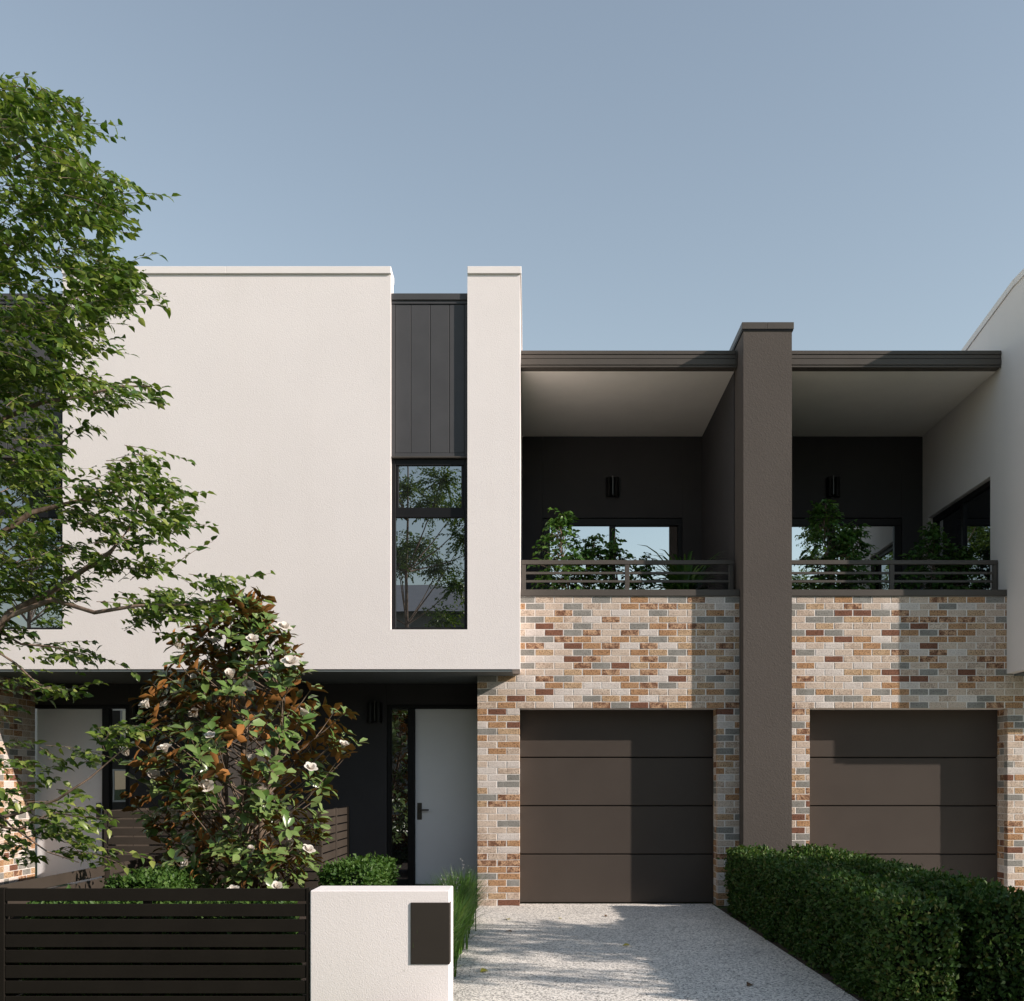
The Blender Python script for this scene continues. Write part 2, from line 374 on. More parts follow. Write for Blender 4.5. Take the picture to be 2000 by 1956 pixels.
class Bricks:
    def __init__(s): s.items = []
    def course(s, row, iv, plane, fixed, phase=0.0, prio=0):
        """iv: list of solid (a,b) intervals along u in this course. plane 'f': u = x; 'r': faces +x, u = y; 'l': faces -x, u = y"""
        off = (row % 2) * BL / 2 + phase
        for a, b in iv:
            k0 = math.floor((a - off) / BL); cuts = [a]
            x = off + (k0 + 1) * BL
            while x < b - 0.001:
                cuts.append(x); x += BL
            cuts.append(b)
            if len(cuts) > 2 and cuts[1] - cuts[0] < 0.05: cuts.pop(1)
            if len(cuts) > 2 and cuts[-1] - cuts[-2] < 0.05: cuts.pop(-2)
            for i in range(len(cuts) - 1):
                p = cuts[i] + (0.0055 if i else 0.0); q = cuts[i + 1] - (0.0055 if i + 2 < len(cuts) else 0.0)
                z = (row + 0.5) * COURSE; c = (p + q) / 2
                ln = round((q - p) / 0.004) * 0.004 if (q - p) > 0.232 else q - p
                mi = random.choices(range(8), BRW)[0]
                me = brick_meshm(ln, random.randrange(4), mi)
                rot = {'f': 0, 'r': math.pi / 2, 'l': -math.pi / 2}[plane]
                pr = random.uniform(-0.0006, 0.0006)
                loc = {'f': (c, fixed + pr, z), 'r': (fixed + pr, c, z), 'l': (fixed + pr, c, z)}[plane]
                s.items.append((prio - ln * 0.001, me, Vector(loc), rot + random.uniform(-.003, .003), mi))
    def make(s, parent, limit=300):
        it = sorted(s.items, key=lambda t: t[0])
        for _, me, loc, rot, mi in it[:limit]:
            o = bpy.data.objects.new('brick', me); o.rotation_euler = (0, 0, rot); link(o, parent, loc)
        rest = it[limit:]
        if rest:
            bm = bmesh.new()
            for _, me, loc, rot, mi in rest:
                n0 = len(bm.verts); f0 = len(bm.faces)
                bm.from_mesh(me); bm.verts.ensure_lookup_table(); bm.faces.ensure_lookup_table()
                bmesh.ops.transform(bm, matrix=Matrix.Translation(loc) @ Matrix.Rotation(rot, 4, 'Z'), verts=bm.verts[n0:])
                for f in bm.faces[f0:]: f.material_index = mi
            build('brickwork', bm, BR, parent, kind='stuff')

# ------------------------------------------------------------------ leaves
LEAF8 = np.array([(0, 0, 0), (-.5, .30, .10), (0, .30, 0), (.5, .30, .10), (-.40, .62, .06), (0, .62, -.03), (.40, .62, .06), (0, 1, -.16)], np.float32)
LF8 = [(0, 2, 1, 1), (0, 3, 2, 2), (1, 2, 5, 4), (2, 3, 6, 5), (4, 5, 7, 7), (5, 6, 7, 7)]
LF8T = np.array([(0, 2, 1), (0, 3, 2), (1, 2, 5), (1, 5, 4), (2, 3, 6), (2, 6, 5), (4, 5, 7), (5, 6, 7)], np.int32)
LEAFM = np.array([(0, 0, 0), (-.36, .28, .06), (0, .28, 0), (.36, .28, .06), (-.5, .66, .05), (0, .66, -.03), (.5, .66, .05), (0, 1, -.13)], np.float32)
LEAF6 = np.array([(0, 0, 0), (-.5, .45, .12), (0, .45, 0), (.5, .45, .12), (0, 1, -.1)], np.float32)
LF6T = np.array([(0, 2, 1), (0, 3, 2), (1, 2, 4), (2, 3, 4)], np.int32)
def frames(D, U):
    D = D / np.linalg.norm(D, axis=1, keepdims=True)
    X = np.cross(D, U); X /= np.linalg.norm(X, axis=1, keepdims=True) + 1e-9
    Z = np.cross(X, D)
    return X, D, Z
def leaves_mesh(name, P, D, U, L, W, tmpl=LEAF8, tri=LF8T, offset=0.0):
    """P base points, D leaf direction, U approximate upper side, L lengths, W widths"""
    X, Y, Z = frames(np.asarray(D, np.float64), np.asarray(U, np.float64)); P = np.asarray(P); L = np.asarray(L)[:, None, None]; W = np.asarray(W)[:, None, None]
    t = tmpl[None]
    V = P[:, None, :] + X[:, None, :] * t[..., 0:1] * W + Y[:, None, :] * t[..., 1:2] * L + Z[:, None, :] * (t[..., 2:3] * L * 0.9 + offset)
    n = len(P); k = len(tmpl)
    F = (tri[None] + (np.arange(n) * k)[:, None, None]).reshape(-1, 3)
    return fast_mesh(name, V.reshape(-1, 3), F)
def split_leaves(P, D, U, L, W, keep, name, mats, parent, under=None, LEAF8=LEAF8):
    """`keep` indices become leaf objects of their own, the rest one stuff part"""
    keep = np.asarray(keep); mask = np.ones(len(P), bool); mask[keep] = False
    def one(nm, idx):
        if under is None: 
            return leaves_mesh(nm, P[idx], D[idx], U[idx], L[idx], W[idx], LEAF8), [mats]
        a = leaves_mesh('t', P[idx], D[idx], U[idx], L[idx], W[idx], LEAF8); b = leaves_mesh('u', P[idx], D[idx], U[idx], L[idx], W[idx], LEAF8, LF8T[:, ::-1], -0.002)
        bm = bmesh.new(); bm.from_mesh(a); nf = len(bm.faces); bm.from_mesh(b); bm.faces.ensure_lookup_table()
        for f in bm.faces[nf:]: f.material_index = 1
        me = bpy.data.meshes.new(nm); bm.to_mesh(me); bm.free(); bpy.data.meshes.remove(a); bpy.data.meshes.remove(b)
        return me, [mats, under]
    me, mm = one(name, np.where(mask)[0])
    for p in me.polygons: p.use_smooth = True
    mesh_obj(name, me, parent, mm, kind='stuff')
    # three shared leaf meshes, unit frame: x width, y along, z up
    protos = []
    for v in range(3):
        n1 = np.array([0])
        z = np.zeros((1, 3)); 
        P0, D0, U0 = z, np.array([[0, 1., 0]]), np.array([[0, 0, 1.]])
        sv = (P, D, U, L, W)
        wv = [0.5, 0.56, 0.45][v]
        a = leaves_mesh('leaf', P0, D0, U0, np.array([1.0]), np.array([wv]), LEAF8)
        if under is not None:
            b = leaves_mesh('u', P0, D0, U0, np.array([1.0]), np.array([wv]), LEAF8, LF8T[:, ::-1], -0.015)
            bm = bmesh.new(); bm.from_mesh(a); nf = len(bm.faces); bm.from_mesh(b); bm.faces.ensure_lookup_table()
            for f in bm.faces[nf:]: f.material_index = 1
            bm.to_mesh(a); bm.free(); bpy.data.meshes.remove(b)
        for p in a.polygons: p.use_smooth = True
        for m_ in mm: a.materials.append(m_)
        protos.append(a)
    X, Y, Z = frames(D.astype(np.float64), U.astype(np.float64))
    for q, i in enumerate(keep):
        o = bpy.data.objects.new('leaf', protos[q % 3])
        rot = Matrix((X[i], Y[i], Z[i])).transposed()
        o.rotation_mode = 'QUATERNION'; o.rotation_quaternion = rot.to_quaternion(); s = float(L[i]); o.scale = (s, s, s)
        link(o, parent, Vector([float(c) for c in P[i]]))

# ------------------------------------------------------------------ the townhouses
def wall_lamp(parent, x, y, z0, z1):
    """up-down wall light: two half-round black shades beside a thin metal spine"""
    g = 0.105
    o = bx('wall_light', x - g, x + g, y - 0.02, y - 0.002, z0 + 0.02, z1 - 0.02, M['lamp'], parent, 0.004)
    for s in (-1, 1):
        bm = bmesh.new(); c = x + s * 0.058
        poly = [(c + 0.045 * math.cos(a), y - 0.022 - 0.085 * math.sin(a)) for a in [math.pi * k / 8 for k in range(9)]]
        prism(bm, poly, 'z', z0, z1); build('shade', bm, M['lamp'], o)
    bx('spine', x - 0.009, x + 0.009, y - 0.075, y - 0.022, z0 + 0.03, z1 + 0.03, M['lampmid'], o, 0.003)
def house(name, label, cx, mir, loc):
    """cx, mir: x of the party line the plan mirrors about, or None"""
    fx = (lambda x: 2 * mir - x) if mir is not None else (lambda x: x)
    def I(a, b):
        a, b = fx(a), fx(b); return (a, b) if a < b else (b, a)
    t = thing(name, label, 'townhouse', loc)
    def B(nm, x0, x1, y0, y1, z0, z1, m, parent=t, bev=0.0):
        a, b = I(x0, x1); return bx(nm, a, b, y0, y1, z0, z1, m, parent, bev)
    # --- upper white storey: slab wall in three pieces round the slot, one mesh
    sx0, sx1, bxr = -1.748, -0.788, -0.131
    bm = bmesh.new()
    yb = YBOX + 0.28
    for x0, x1, z0, z1 in ((C0, sx0, ZBOX, ZTOP - 0.09), (sx1, bxr, ZBOX, ZTOP - 0.09), (sx0, sx1, ZBOX, 3.522)):
        a, b = I(x0, x1); box(bm, a, b, YBOX, yb, z0, z1)
    a, b = I(C0, bxr)
    ra, rb = I(-0.40, bxr)
    # flank wall of the box, its parapet falling towards the back
    prof = [(yb, ZBOX), (YB - 0.003, ZBOX)]
    wall_o = None
    if mir == C1:
        # flank facing the balcony: opening for a sliding door
        x0, x1 = ra, rb
        zt = lambda y: ZTOP - 0.09 - max(0, (y - 13.8)) * 0.145
        def fl(y0, y1, z0, z1=None):
            z1a = zt(y0) if z1 is None else z1; z1b = zt(y1) if z1 is None else z1
            prism(bm, [(y0, z0), (y1, z0), (y1, z1b), (y0, z1a)], 'x', x0, x1)
        fl(yb, 13.8, ZBOX); fl(13.8, 14.5, ZBOX); fl(14.5, 16.76, 5.74); fl(14.5, 16.76, 3.1, 3.40); fl(16.76, 22, 3.1)
    else:
        prism(bm, [(yb, ZBOX), (22, ZBOX), (22, ZTOP - 0.09 - 8.2 * 0.145), (13.8, ZTOP - 0.09), (yb, ZTOP - 0.09)], 'x', ra, rb)
    wall_o = build('rendered_wall', bm, M['white'], t)
    # copings
    for x0, x1 in ((C0, sx0 - 0.006), (sx1 + 0.006, bxr)):
        e0 = 0.0 if x0 == C0 else -0.006; e1 = 0.018
        a, b = I(x0 + e0, x1 + (e1 if x1 == bxr else 0.012))
        bm = bmesh.new(); box(bm, a, b, YBOX - 0.025, yb + 0.02, ZTOP - 0.09, ZTOP, 0.004); build('coping', bm, M['coping'], t)
    ca, cb = I(-0.42, bxr + 0.018)
    bm = bmesh.new()
    prism(bm, [(yb + 0.024, ZTOP - 0.087), (13.8, ZTOP - 0.087), (22, ZTOP - 0.087 - 8.2 * 0.145), (22, ZTOP - 8.2 * 0.145), (13.8, ZTOP - 0.003), (yb + 0.024, ZTOP - 0.003)], 'x', ca, cb)
    build('side_coping', bm, M['coping'], t)
    B('flat_roof', C0, -0.43, yb + 0.03, 22, 7.15, 7.3, M['roof'])
    # cladding in the slot
    yc = YBOX + 0.068
    cl = B('cladding', sx0 + 0.002, sx1 - 0.002, yc + 0.012, yb - 0.02, 5.70, 7.70, M['frame'])
    gx = [sx0 + 0.045, sx0 + 0.245, sx0 + 0.487, sx0 + 0.729, sx1 - 0.042]
    for p, q in zip(gx, gx[1:]): B('panel', p + 0.004, q - 0.004, yc, yc + 0.02, 5.752, 7.615, M['clad'], cl, 0.002)
    B('trim', sx0 + 0.003, sx0 + 0.042, yc - 0.004, yc + 0.02, 5.705, 7.615, M['clad'], cl, 0.002)
    B('trim', sx1 - 0.040, sx1 - 0.003, yc - 0.004, yc + 0.02, 5.705, 7.615, M['clad'], cl, 0.002)
    B('trim', sx0 + 0.046, sx1 - 0.044, yc - 0.002, yc + 0.02, 5.706, 5.749, M['clad'], cl, 0.002)
    B('trim', sx0 + 0.003, sx1 - 0.003, yc - 0.012, yc + 0.02, 7.622, 7.662, M['clad'], cl, 0.002)
    B('cap', sx0 + 0.001, sx1 - 0.001, yc - 0.03, yb + 0.05, 7.665, 7.745, M['clad'], cl, 0.003)
    B('flashing', sx0 + 0.002, sx1 - 0.002, YBOX + 0.035, yc + 0.02, 5.684, 5.699, M['bronze'], cl)
    # slot window
    wn = B('window', sx0 + 0.002, sx1 - 0.002, yb - 0.05, yb - 0.01, 3.524, 5.68, M['frame'])
    yw = YBOX + 0.085
    def fr(x0, x1, z0, z1, y0=yw, y1=yb - 0.06): B('frame', x0, x1, y0, y1, z0, z1, M['frame'], wn, 0.003)
    fr(sx0 + 0.003, sx0 + 0.052, 3.525, 5.679); fr(sx1 - 0.045, sx1 - 0.003, 3.525, 5.679)
    fr(sx0 + 0.054, sx1 - 0.047, 3.525, 3.56); fr(sx0 + 0.054, sx1 - 0.047, 4.945, 5.068); fr(sx0 + 0.054, sx1 - 0.047, 5.60, 5.679)
    fr(sx0 + 0.055, sx0 + 0.09, 5.07, 5.599, yw + 0.012); fr(sx1 - 0.083, sx1 - 0.048, 5.07, 5.599, yw + 0.012)
    B('pane', sx0 + 0.052, sx1 - 0.047, yw + 0.03, yw + 0.04, 3.56, 4.945, M['glass'], wn)
    B('pane', sx0 + 0.09, sx1 - 0.083, yw + 0.026, yw + 0.036, 5.07, 5.60, M['glass'], wn)
    # underside of the box over the porch
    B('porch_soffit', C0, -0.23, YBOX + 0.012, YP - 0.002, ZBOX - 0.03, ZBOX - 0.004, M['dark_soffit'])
    # porch: back wall, step, door set
    B('porch_wall', C0, -2.005, YP, YP + 0.2, 0.0, ZBOX - 0.032, M['charcoal'])
    B('porch_wall', -2.003, -0.5, YP, YP + 0.2, 2.70, ZBOX - 0.032, M['charcoal'])
    B('party_wall_end', C0, -3.43, YB + 0.02, YP - 0.003, 0.0, ZBOX - 0.033, M['pillar'])
    B('porch_step', -3.42, -0.70, YP - 0.75, YP - 0.003, 0.0, 0.165, M['concrete'], t, 0.008)
    d = B('front_door', -1.612, -0.69, YP + 0.06, YP + 0.10, 0.187, 2.64, M['front_door'], t, 0.003)
    B('handle_plate', -1.585, -1.52, YP + 0.048, YP + 0.06, 1.09, 1.325, M['handle'], d, 0.003)
    B('lever', -1.545, -1.42, YP + 0.005, YP + 0.022, 1.215, 1.237, M['handle'], d, 0.004)
    B('lever_neck', -1.562, -1.546, YP + 0.005, YP + 0.047, 1.215, 1.237, M['handle'], d, 0.004)
    s = B('sidelight', -1.94, -1.72, YP + 0.075, YP + 0.085, 0.26, 2.62, M['glass_s'])
    for x0, x1, z0, z1 in ((-2.0, -1.945, 0.168, 2.698), (-1.715, -1.617, 0.168, 2.642), (-1.942, -0.68, 2.645, 2.697), (-1.942, -1.718, 0.168, 0.255)):
        B('frame', x0, x1, YP + 0.012, YP + 0.15, z0, z1, M['frame'], s, 0.003)
    a, b = I(-2.27, -2.06); wall_lamp(t, (a + b) / 2, YP, 2.44, 2.72)
    # --- brick storey
    bw = thing_part('brick_wall', t)
    e = 0.0034
    bm = bmesh.new()
    if mir == C0:
        pier = [(-0.693, -0.14)]
    for x0, x1, z0, z1 in ((-0.693 + e, -0.14 - e, 0, ZOPEN - 0.0), (2.433 + e, 2.722, 0, ZOPEN), (-0.693 + e, 2.722, ZOPEN + e, ZSILL)):
        a, b = I(x0, x1); box(bm, a, b, YB + e, YG + 0.05, z0, z1)
    build('mortar', bm, M['mortar'], bw)
    K = Bricks()
    def IV(*pairs): return sorted(I(a, b) for a, b in pairs)
    for r in range(47):
        if r < 30:
            K.course(r, IV((-0.693, -0.14), (2.433, 2.722)), 'f', YB, 0.06 if mir is None else 0.0, 0)
            ja, jb = YB + 0.108, YG + 0.02
            if r % 2: ja += 0.0
            jx = fx(2.433); lx = fx(-0.14); px_ = fx(-0.693)
            pl = 'l' if mir is None else 'r'
            K.course(r, [(ja, jb)], 'l' if fx(1) - fx(0) > 0 else 'r', jx, 0.03, 2)
            K.course(r, [(ja, jb)], 'r' if fx(1) - fx(0) > 0 else 'l', lx, 0.03, 1)
        elif True:
            K.course(r, IV((-0.693, 2.722)), 'f', YB, 0.06 if mir is None else 0.0, 1)
        if mir == C0:                     # the return towards the porch shows in this house
            if r < 36: K.course(r, [(YB + 0.108, YP - 0.004)], 'r', px_, 0.05, -1)
    if mir == C0:
        a, b = I(-0.693 + e, -0.45); bx('mortar_return', a, b, YG + 0.052, YP - 0.006, 0, ZBOX - 0.04, M['mortar'], bw)
    if mir == C1:
        K.items = [i for i in K.items if i[2].x < 7.0]
    K.make(bw)
    # --- garage door: four panels
    g = B('garage_door', -0.16, 2.45, YG + 0.055, YG + 0.075, 0.012, ZOPEN + 0.05, M['frame'])
    ph = ZOPEN / 4
    for k in range(4):
        B('panel', -0.15, 2.44, YG, YG + 0.05, 0.012 + k * ph + (0.007 if k else 0), (k + 1) * ph + 0.005, M['door_panel'], g, 0.006)
    # --- sill capping, balustrade
    B('sill_capping', bxr + 0.004, 2.722, YB - 0.02, YG + 0.06, ZSILL + 0.004, ZSILL + 0.088, M['bronze'], t, 0.004)
    rl = B('balustrade', bxr + 0.01, 2.69, 14.235, 14.285, 4.497, 4.554, M['bronze'], t, 0.004)
    for z in (4.385, 4.275): B('rail', bxr + 0.05, 2.66, 14.248, 14.272, z - 0.016, z + 0.016, M['bronze'], rl, 0.002)
    for x in (bxr + 0.012, 1.252, 2.63): B('post', x, x + 0.058, 14.238, 14.282, ZSILL + 0.089, 4.496, M['bronze'], rl, 0.003)
    # --- balcony room
    B('balcony_floor', bxr, 2.722, YG + 0.052, YK, 3.10, 3.36, M['floor_tile'])
    B('balcony_wall', bxr, 0.195, YK, YK + 0.2, 3.1, 7.08, M['charcoal'])
    B('balcony_wall', 2.405, 2.722, YK, YK + 0.2, 3.1, 7.08, M['charcoal'])
    B('balcony_wall', 0.197, 2.403, YK, YK + 0.2, 5.80, 7.08, M['charcoal'])
    B('balcony_wall', 2.7235, 2.7245 if False else 2.712, 14.34, YK, 3.37, 7.083, M['charcoal'])
    sd = B('sliding_door', 0.2, 2.40, YK + 0.13, YK + 0.16, 3.36, 5.79, M['frame'])
    for x0, x1, z0, z1 in ((0.2, 0.31, 3.36, 5.68), (2.33, 2.40, 3.36, 5.68), (0.2, 2.40, 5.682, 5.79), (1.25, 1.345, 3.36, 5.68)):
        B('frame', x0, x1, YK + 0.01, YK + 0.12, z0, z1, M['frame'], sd, 0.004)
    B('pane', 0.31, 1.25, YK + 0.05, YK + 0.06, 3.40, 5.68, M['glass_b'], sd); B('pane', 1.345, 2.20, YK + 0.07, YK + 0.08, 3.40, 5.68, M['glass_b'], sd)
    B('blind', 2.203, 2.328, YK + 0.06, YK + 0.09, 3.40, 5.68, M['pillar'], sd)
    a, b = I(1.195, 1.40); wall_lamp(t, (a + b) / 2, YK, 6.12, 6.42)
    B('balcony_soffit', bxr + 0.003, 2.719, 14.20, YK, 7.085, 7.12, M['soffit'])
    gt = B('gutter', bxr + 0.004, 2.705, 14.17, 14.32, 7.084, 7.29, M['bronze'])
    for z0, z1, dy in ((7.075, 7.10, 0.0), (7.106, 7.185, 0.008), (7.191, 7.238, 0.004), (7.243, 7.292, 0.012)):
        B('fascia_fold', bxr + 0.005, 2.70, 14.155 - dy, 14.169, z0, z1, M['bronze'], gt, 0.003)
    B('gutter_end', 2.701, 2.712, 14.135, 14.30, 7.07, 7.295, M['bronze'], gt)
    bm = bmesh.new(); a, b = I(bxr + 0.01, 2.71)
    prism(bm, [(14.33, 7.13), (22, 7.13), (22, 7.45), (14.33, 7.26)], 'x', a, b); build('roof', bm, M['roof'], t)
    if mir == C1:
        # sliding door in the flank wall of the balcony
        x = ra
        f = bx('flank_sliding_door', x + 0.14, x + 0.16, 14.5, 16.76, 3.40, 5.74, M['frame'], t)
        for y0, y1, z0, z1 in ((14.502, 14.56, 3.402, 5.66), (16.70, 16.758, 3.402, 5.66), (15.58, 15.66, 3.402, 5.66), (14.502, 16.758, 5.662, 5.738)):
            bx('frame', x + 0.07, x + 0.138, y0, y1, z0, z1, M['frame'], f, 0.003)
        bx('pane', x + 0.10, x + 0.108, 14.56, 15.58, 3.42, 5.66, M['glass'], f); bx('pane', x + 0.115, x + 0.123, 15.66, 16.70, 3.42, 5.66, M['glass'], f)
    # closing walls behind what the street sees
    B('rear_wall', C0, 2.72, 22.0, 22.2, 0, 7.1, M['white'])
    return t
def thing_part(name, parent):
    o = bpy.data.objects.new(name, None); o.empty_display_size = 0.1
    return link(o, parent, WL[parent.name])

house('townhouse', 'middle townhouse with white upper box, slot window and sunlit brick garage storey', 0, None, (0, YB, 0))
house('townhouse', 'left townhouse half hidden by the street tree, its door seen through leaves', 0, C0, (2 * C0, YB, 0))
house('townhouse', 'right townhouse cut by the picture edge, brick garage front half in shadow', 0, C1, (2 * C1, YB, 0))

# dark party wall between the middle and right houses
pw = thing('party_wall', 'tall brown-grey rendered party wall pillar between the two brick garages', 'pillar', (C1, 13.755, 0))
bx('rendered_wall', 2.725, 3.345, 13.755, 22, 0, 7.40, M['pillar'], pw)
for y0, y1 in ((13.735, 22.0),):
    bx('cap', 2.703, 3.0225, y0, y1, 7.403, 7.49, M['bronze'], pw, 0.003); bx('cap', 3.0245, 3.367, y0, y1, 7.403, 7.49, M['bronze'], pw, 0.003)
bx('drip_edge', 2.71, 3.36, 13.745, 22.0, 7.385, 7.402, M['frame'], pw)

# ------------------------------------------------------------------ front fence, pier, letterbox
YF = 7.412; ZF = 0.864
def slats(parent, axis, fixed, a, b, ztop, n, m, pitch=0.1065, h=0.088, th=0.018):
    for k in range(n):
        z1 = ztop - k * pitch
        if axis == 'x': bx('slat', a, b, fixed, fixed + th, max(0.012, z1 - h), z1, m, parent, 0.002)
        else: bx('slat', fixed, fixed + th, a, b, max(0.012, z1 - h), z1, m, parent, 0.002)
ff = thing('slat_fence', 'low dark horizontal slat fence at the front, beside the white pier', 'fence', (-2.65, YF, 0))
slats(ff, 'x', YF, -3.622, -1.549, ZF, 8, M['slat'], 0.1062, 0.0866)
for x0, x1 in ((-3.672, -3.625), (-2.68, -2.63), (-1.546, -1.519)):
    yy = YF + 0.02 if x0 == -2.68 else YF - 0.004
    bx('post', x0, x1, yy, yy + 0.05, 0, ZF + (-0.02 if x0 == -2.68 else 0.004), M['slat'], ff, 0.003)
sf = thing('slat_fence', 'low brown slat fence running back from the street to the slat enclosure', 'fence', (C0, 10.2, 0))
slats(sf, 'y', C0, 7.60, 12.86, 0.861, 8, M['slat_l'])
for y in (7.54, 9.55, 11.4): bx('post', C0 + 0.02, C0 + 0.07, y, y + 0.05, 0, 0.869, M['slat_l'], sf, 0.003)
en = thing('slat_screen', 'taller brown slat screen enclosure behind the magnolia, before the porches', 'screen', (C0, 12.9, 0))
ex0, ex1 = -5.12, -2.50
slats(en, 'x', 12.90, ex0 + 0.05, ex1 - 0.05, 1.27, 12, M['slat_l'])
for sx in (ex0, ex1 - 0.018):
    slats(en, 'y', sx, 12.96, 13.80, 1.27, 12, M['slat_l']); slats(en, 'y', sx, 13.85, 14.66, 1.27, 12, M['slat_l'])
    for y in (13.80, 14.665): bx('post', sx - 0.012 if sx > C0 else sx + 0.012, sx + 0.03, y, y + 0.05 + (0.05 if y > 14 else 0), 0, 1.28, M['slat'] if y > 14 else M['slat_l'], en, 0.003)
for x in (ex0, -3.83, ex1 - 0.05): bx('post', x, x + 0.048, 12.905 if x != -3.83 else 12.92, 12.955, 0, 1.275, M['slat_l'], en, 0.003)

pr = thing('letterbox_pier', 'white rendered front pier holding the dark letterbox', 'pier', (-1.04, 7.58, 0))
bx('rendered_block', -1.516, -0.5575, 7.40, 7.76, -0.02, 0.851, M['white'], pr, 0.006)
lb = thing('letterbox', 'flat dark brown letterbox set in the white pier', 'letterbox', (-0.69, 7.5, 0.33))
bx('face', -0.824, -0.5545, 7.391, 7.50, 0.344, 0.769, M['letterbox'], lb, 0.004)

# ------------------------------------------------------------------ hedges
def hedge(name, label, x0, x1, y0, y1, h, m, dens=4600, size=0.042, group=None, sides='ltrfb'):
    t = thing(name, label, 'hedge', ((x0 + x1) / 2, (y0 + y1) / 2, 0), group)
    bm = bmesh.new(); box(bm, x0 + .05, x1 - .05, y0 + .05, y1 - .05, 0, h - .05, 0.04); build('inner_growth', bm, M['core'], t)
    Ps, Ns = [], []
    def face(n, f, nrm):
        uv = rng.random((n, 2)); Ps.append(f(uv)); Ns.append(np.tile(nrm, (n, 1)))
    lx, ly = x1 - x0, y1 - y0
    o = np.ones
    for c, A, f, nr in (('l', ly * h, lambda q: np.c_[np.full(len(q), x0), y0 + q[:, 0] * ly, q[:, 1] * h], (-1, 0, 0.15)),
                        ('r', ly * h, lambda q: np.c_[np.full(len(q), x1), y0 + q[:, 0] * ly, q[:, 1] * h], (1, 0, 0.15)),
                        ('t', lx * ly, lambda q: np.c_[x0 + q[:, 0] * lx, y0 + q[:, 1] * ly, np.full(len(q), h)], (0, 0, 1)),
                        ('f', lx * h, lambda q: np.c_[x0 + q[:, 0] * lx, np.full(len(q), y0), q[:, 1] * h], (0, -1, 0.15)),
                        ('b', lx * h, lambda q: np.c_[x0 + q[:, 0] * lx, np.full(len(q), y1), q[:, 1] * h], (0, 1, 0.15))):
        if c in sides: face(int(A * dens), f, nr)
    P = np.concatenate(Ps); Nn = np.concatenate(Ns).astype(float)
    # rounded, slightly lumpy clipping
    c = np.array([(x0 + x1) / 2, (y0 + y1) / 2, h / 2]); hf = np.array([lx / 2, ly / 2, h / 2]); rr = 0.10
    q = P - c; inner = np.clip(q, -(hf - rr), hf - rr); inner[:, 2] = np.clip(q[:, 2], -h / 2, h / 2 - rr); dv = q - inner
    ln = np.linalg.norm(dv, axis=1, keepdims=True); rad = np.where(ln > 1e-6, dv / np.maximum(ln, 1e-6), Nn)
    P = c + inner + rad * rr
    lump = 0.018 * np.sin(P[:, 1] * 4.1 + P[:, 2] * 5) + 0.014 * np.sin(P[:, 0] * 9 + P[:, 1] * 7.3) + 0.012 * np.sin(P[:, 2] * 13 + P[:, 1] * 11)
    P = P + rad * (lump[:, None] + rng.normal(-0.012, 0.022, (len(P), 1)))
    stray = rng.random(len(P)) < 0.03; P[stray] += rad[stray] * rng.uniform(0.01, 0.055, (int(stray.sum()), 1))
    P[:, 2] = np.maximum(P[:, 2], 0.01)
    D = rad * 0.55 + rng.normal(0, 0.75, P.shape) + np.array([0, 0, 0.25]); U = rad + rng.normal(0, 0.45, P.shape)
    L = size * rng.uniform(0.5, 1.4, len(P)); W = L * rng.uniform(0.5, 0.68, len(P))
    me = leaves_mesh('foliage', P, D, U, L, W, LEAF6, LF6T)
    mesh_obj('foliage', me, t, m, kind='stuff')
    return t
hedge('box_hedge', 'long clipped dark hedge right beside the driveway edge', 2.47, 2.94, 7.4, 13.45, 0.76, M['hedge_dk'])
hedge('box_hedge', 'second long clipped hedge further right, behind the driveway hedge', 3.20, 3.66, 7.75, 13.45, 0.77, M['hedge_dk'])
hedge('box_hedge', 'small light green clipped hedge between magnolia and front door', -1.93, -1.46, 9.9, 11.5, 0.78, M['hedge'])
hedge('box_hedge', 'small light green clipped hedge left of the magnolia, by the side fence', -3.52, -3.08, 8.9, 10.0, 0.79, M['hedge'])
hedge('box_hedge', 'low hedge glimpsed through the gaps of the front slat fence', -3.60, -1.75, 7.57, 8.14, 0.745, M['hedge'], 4000)

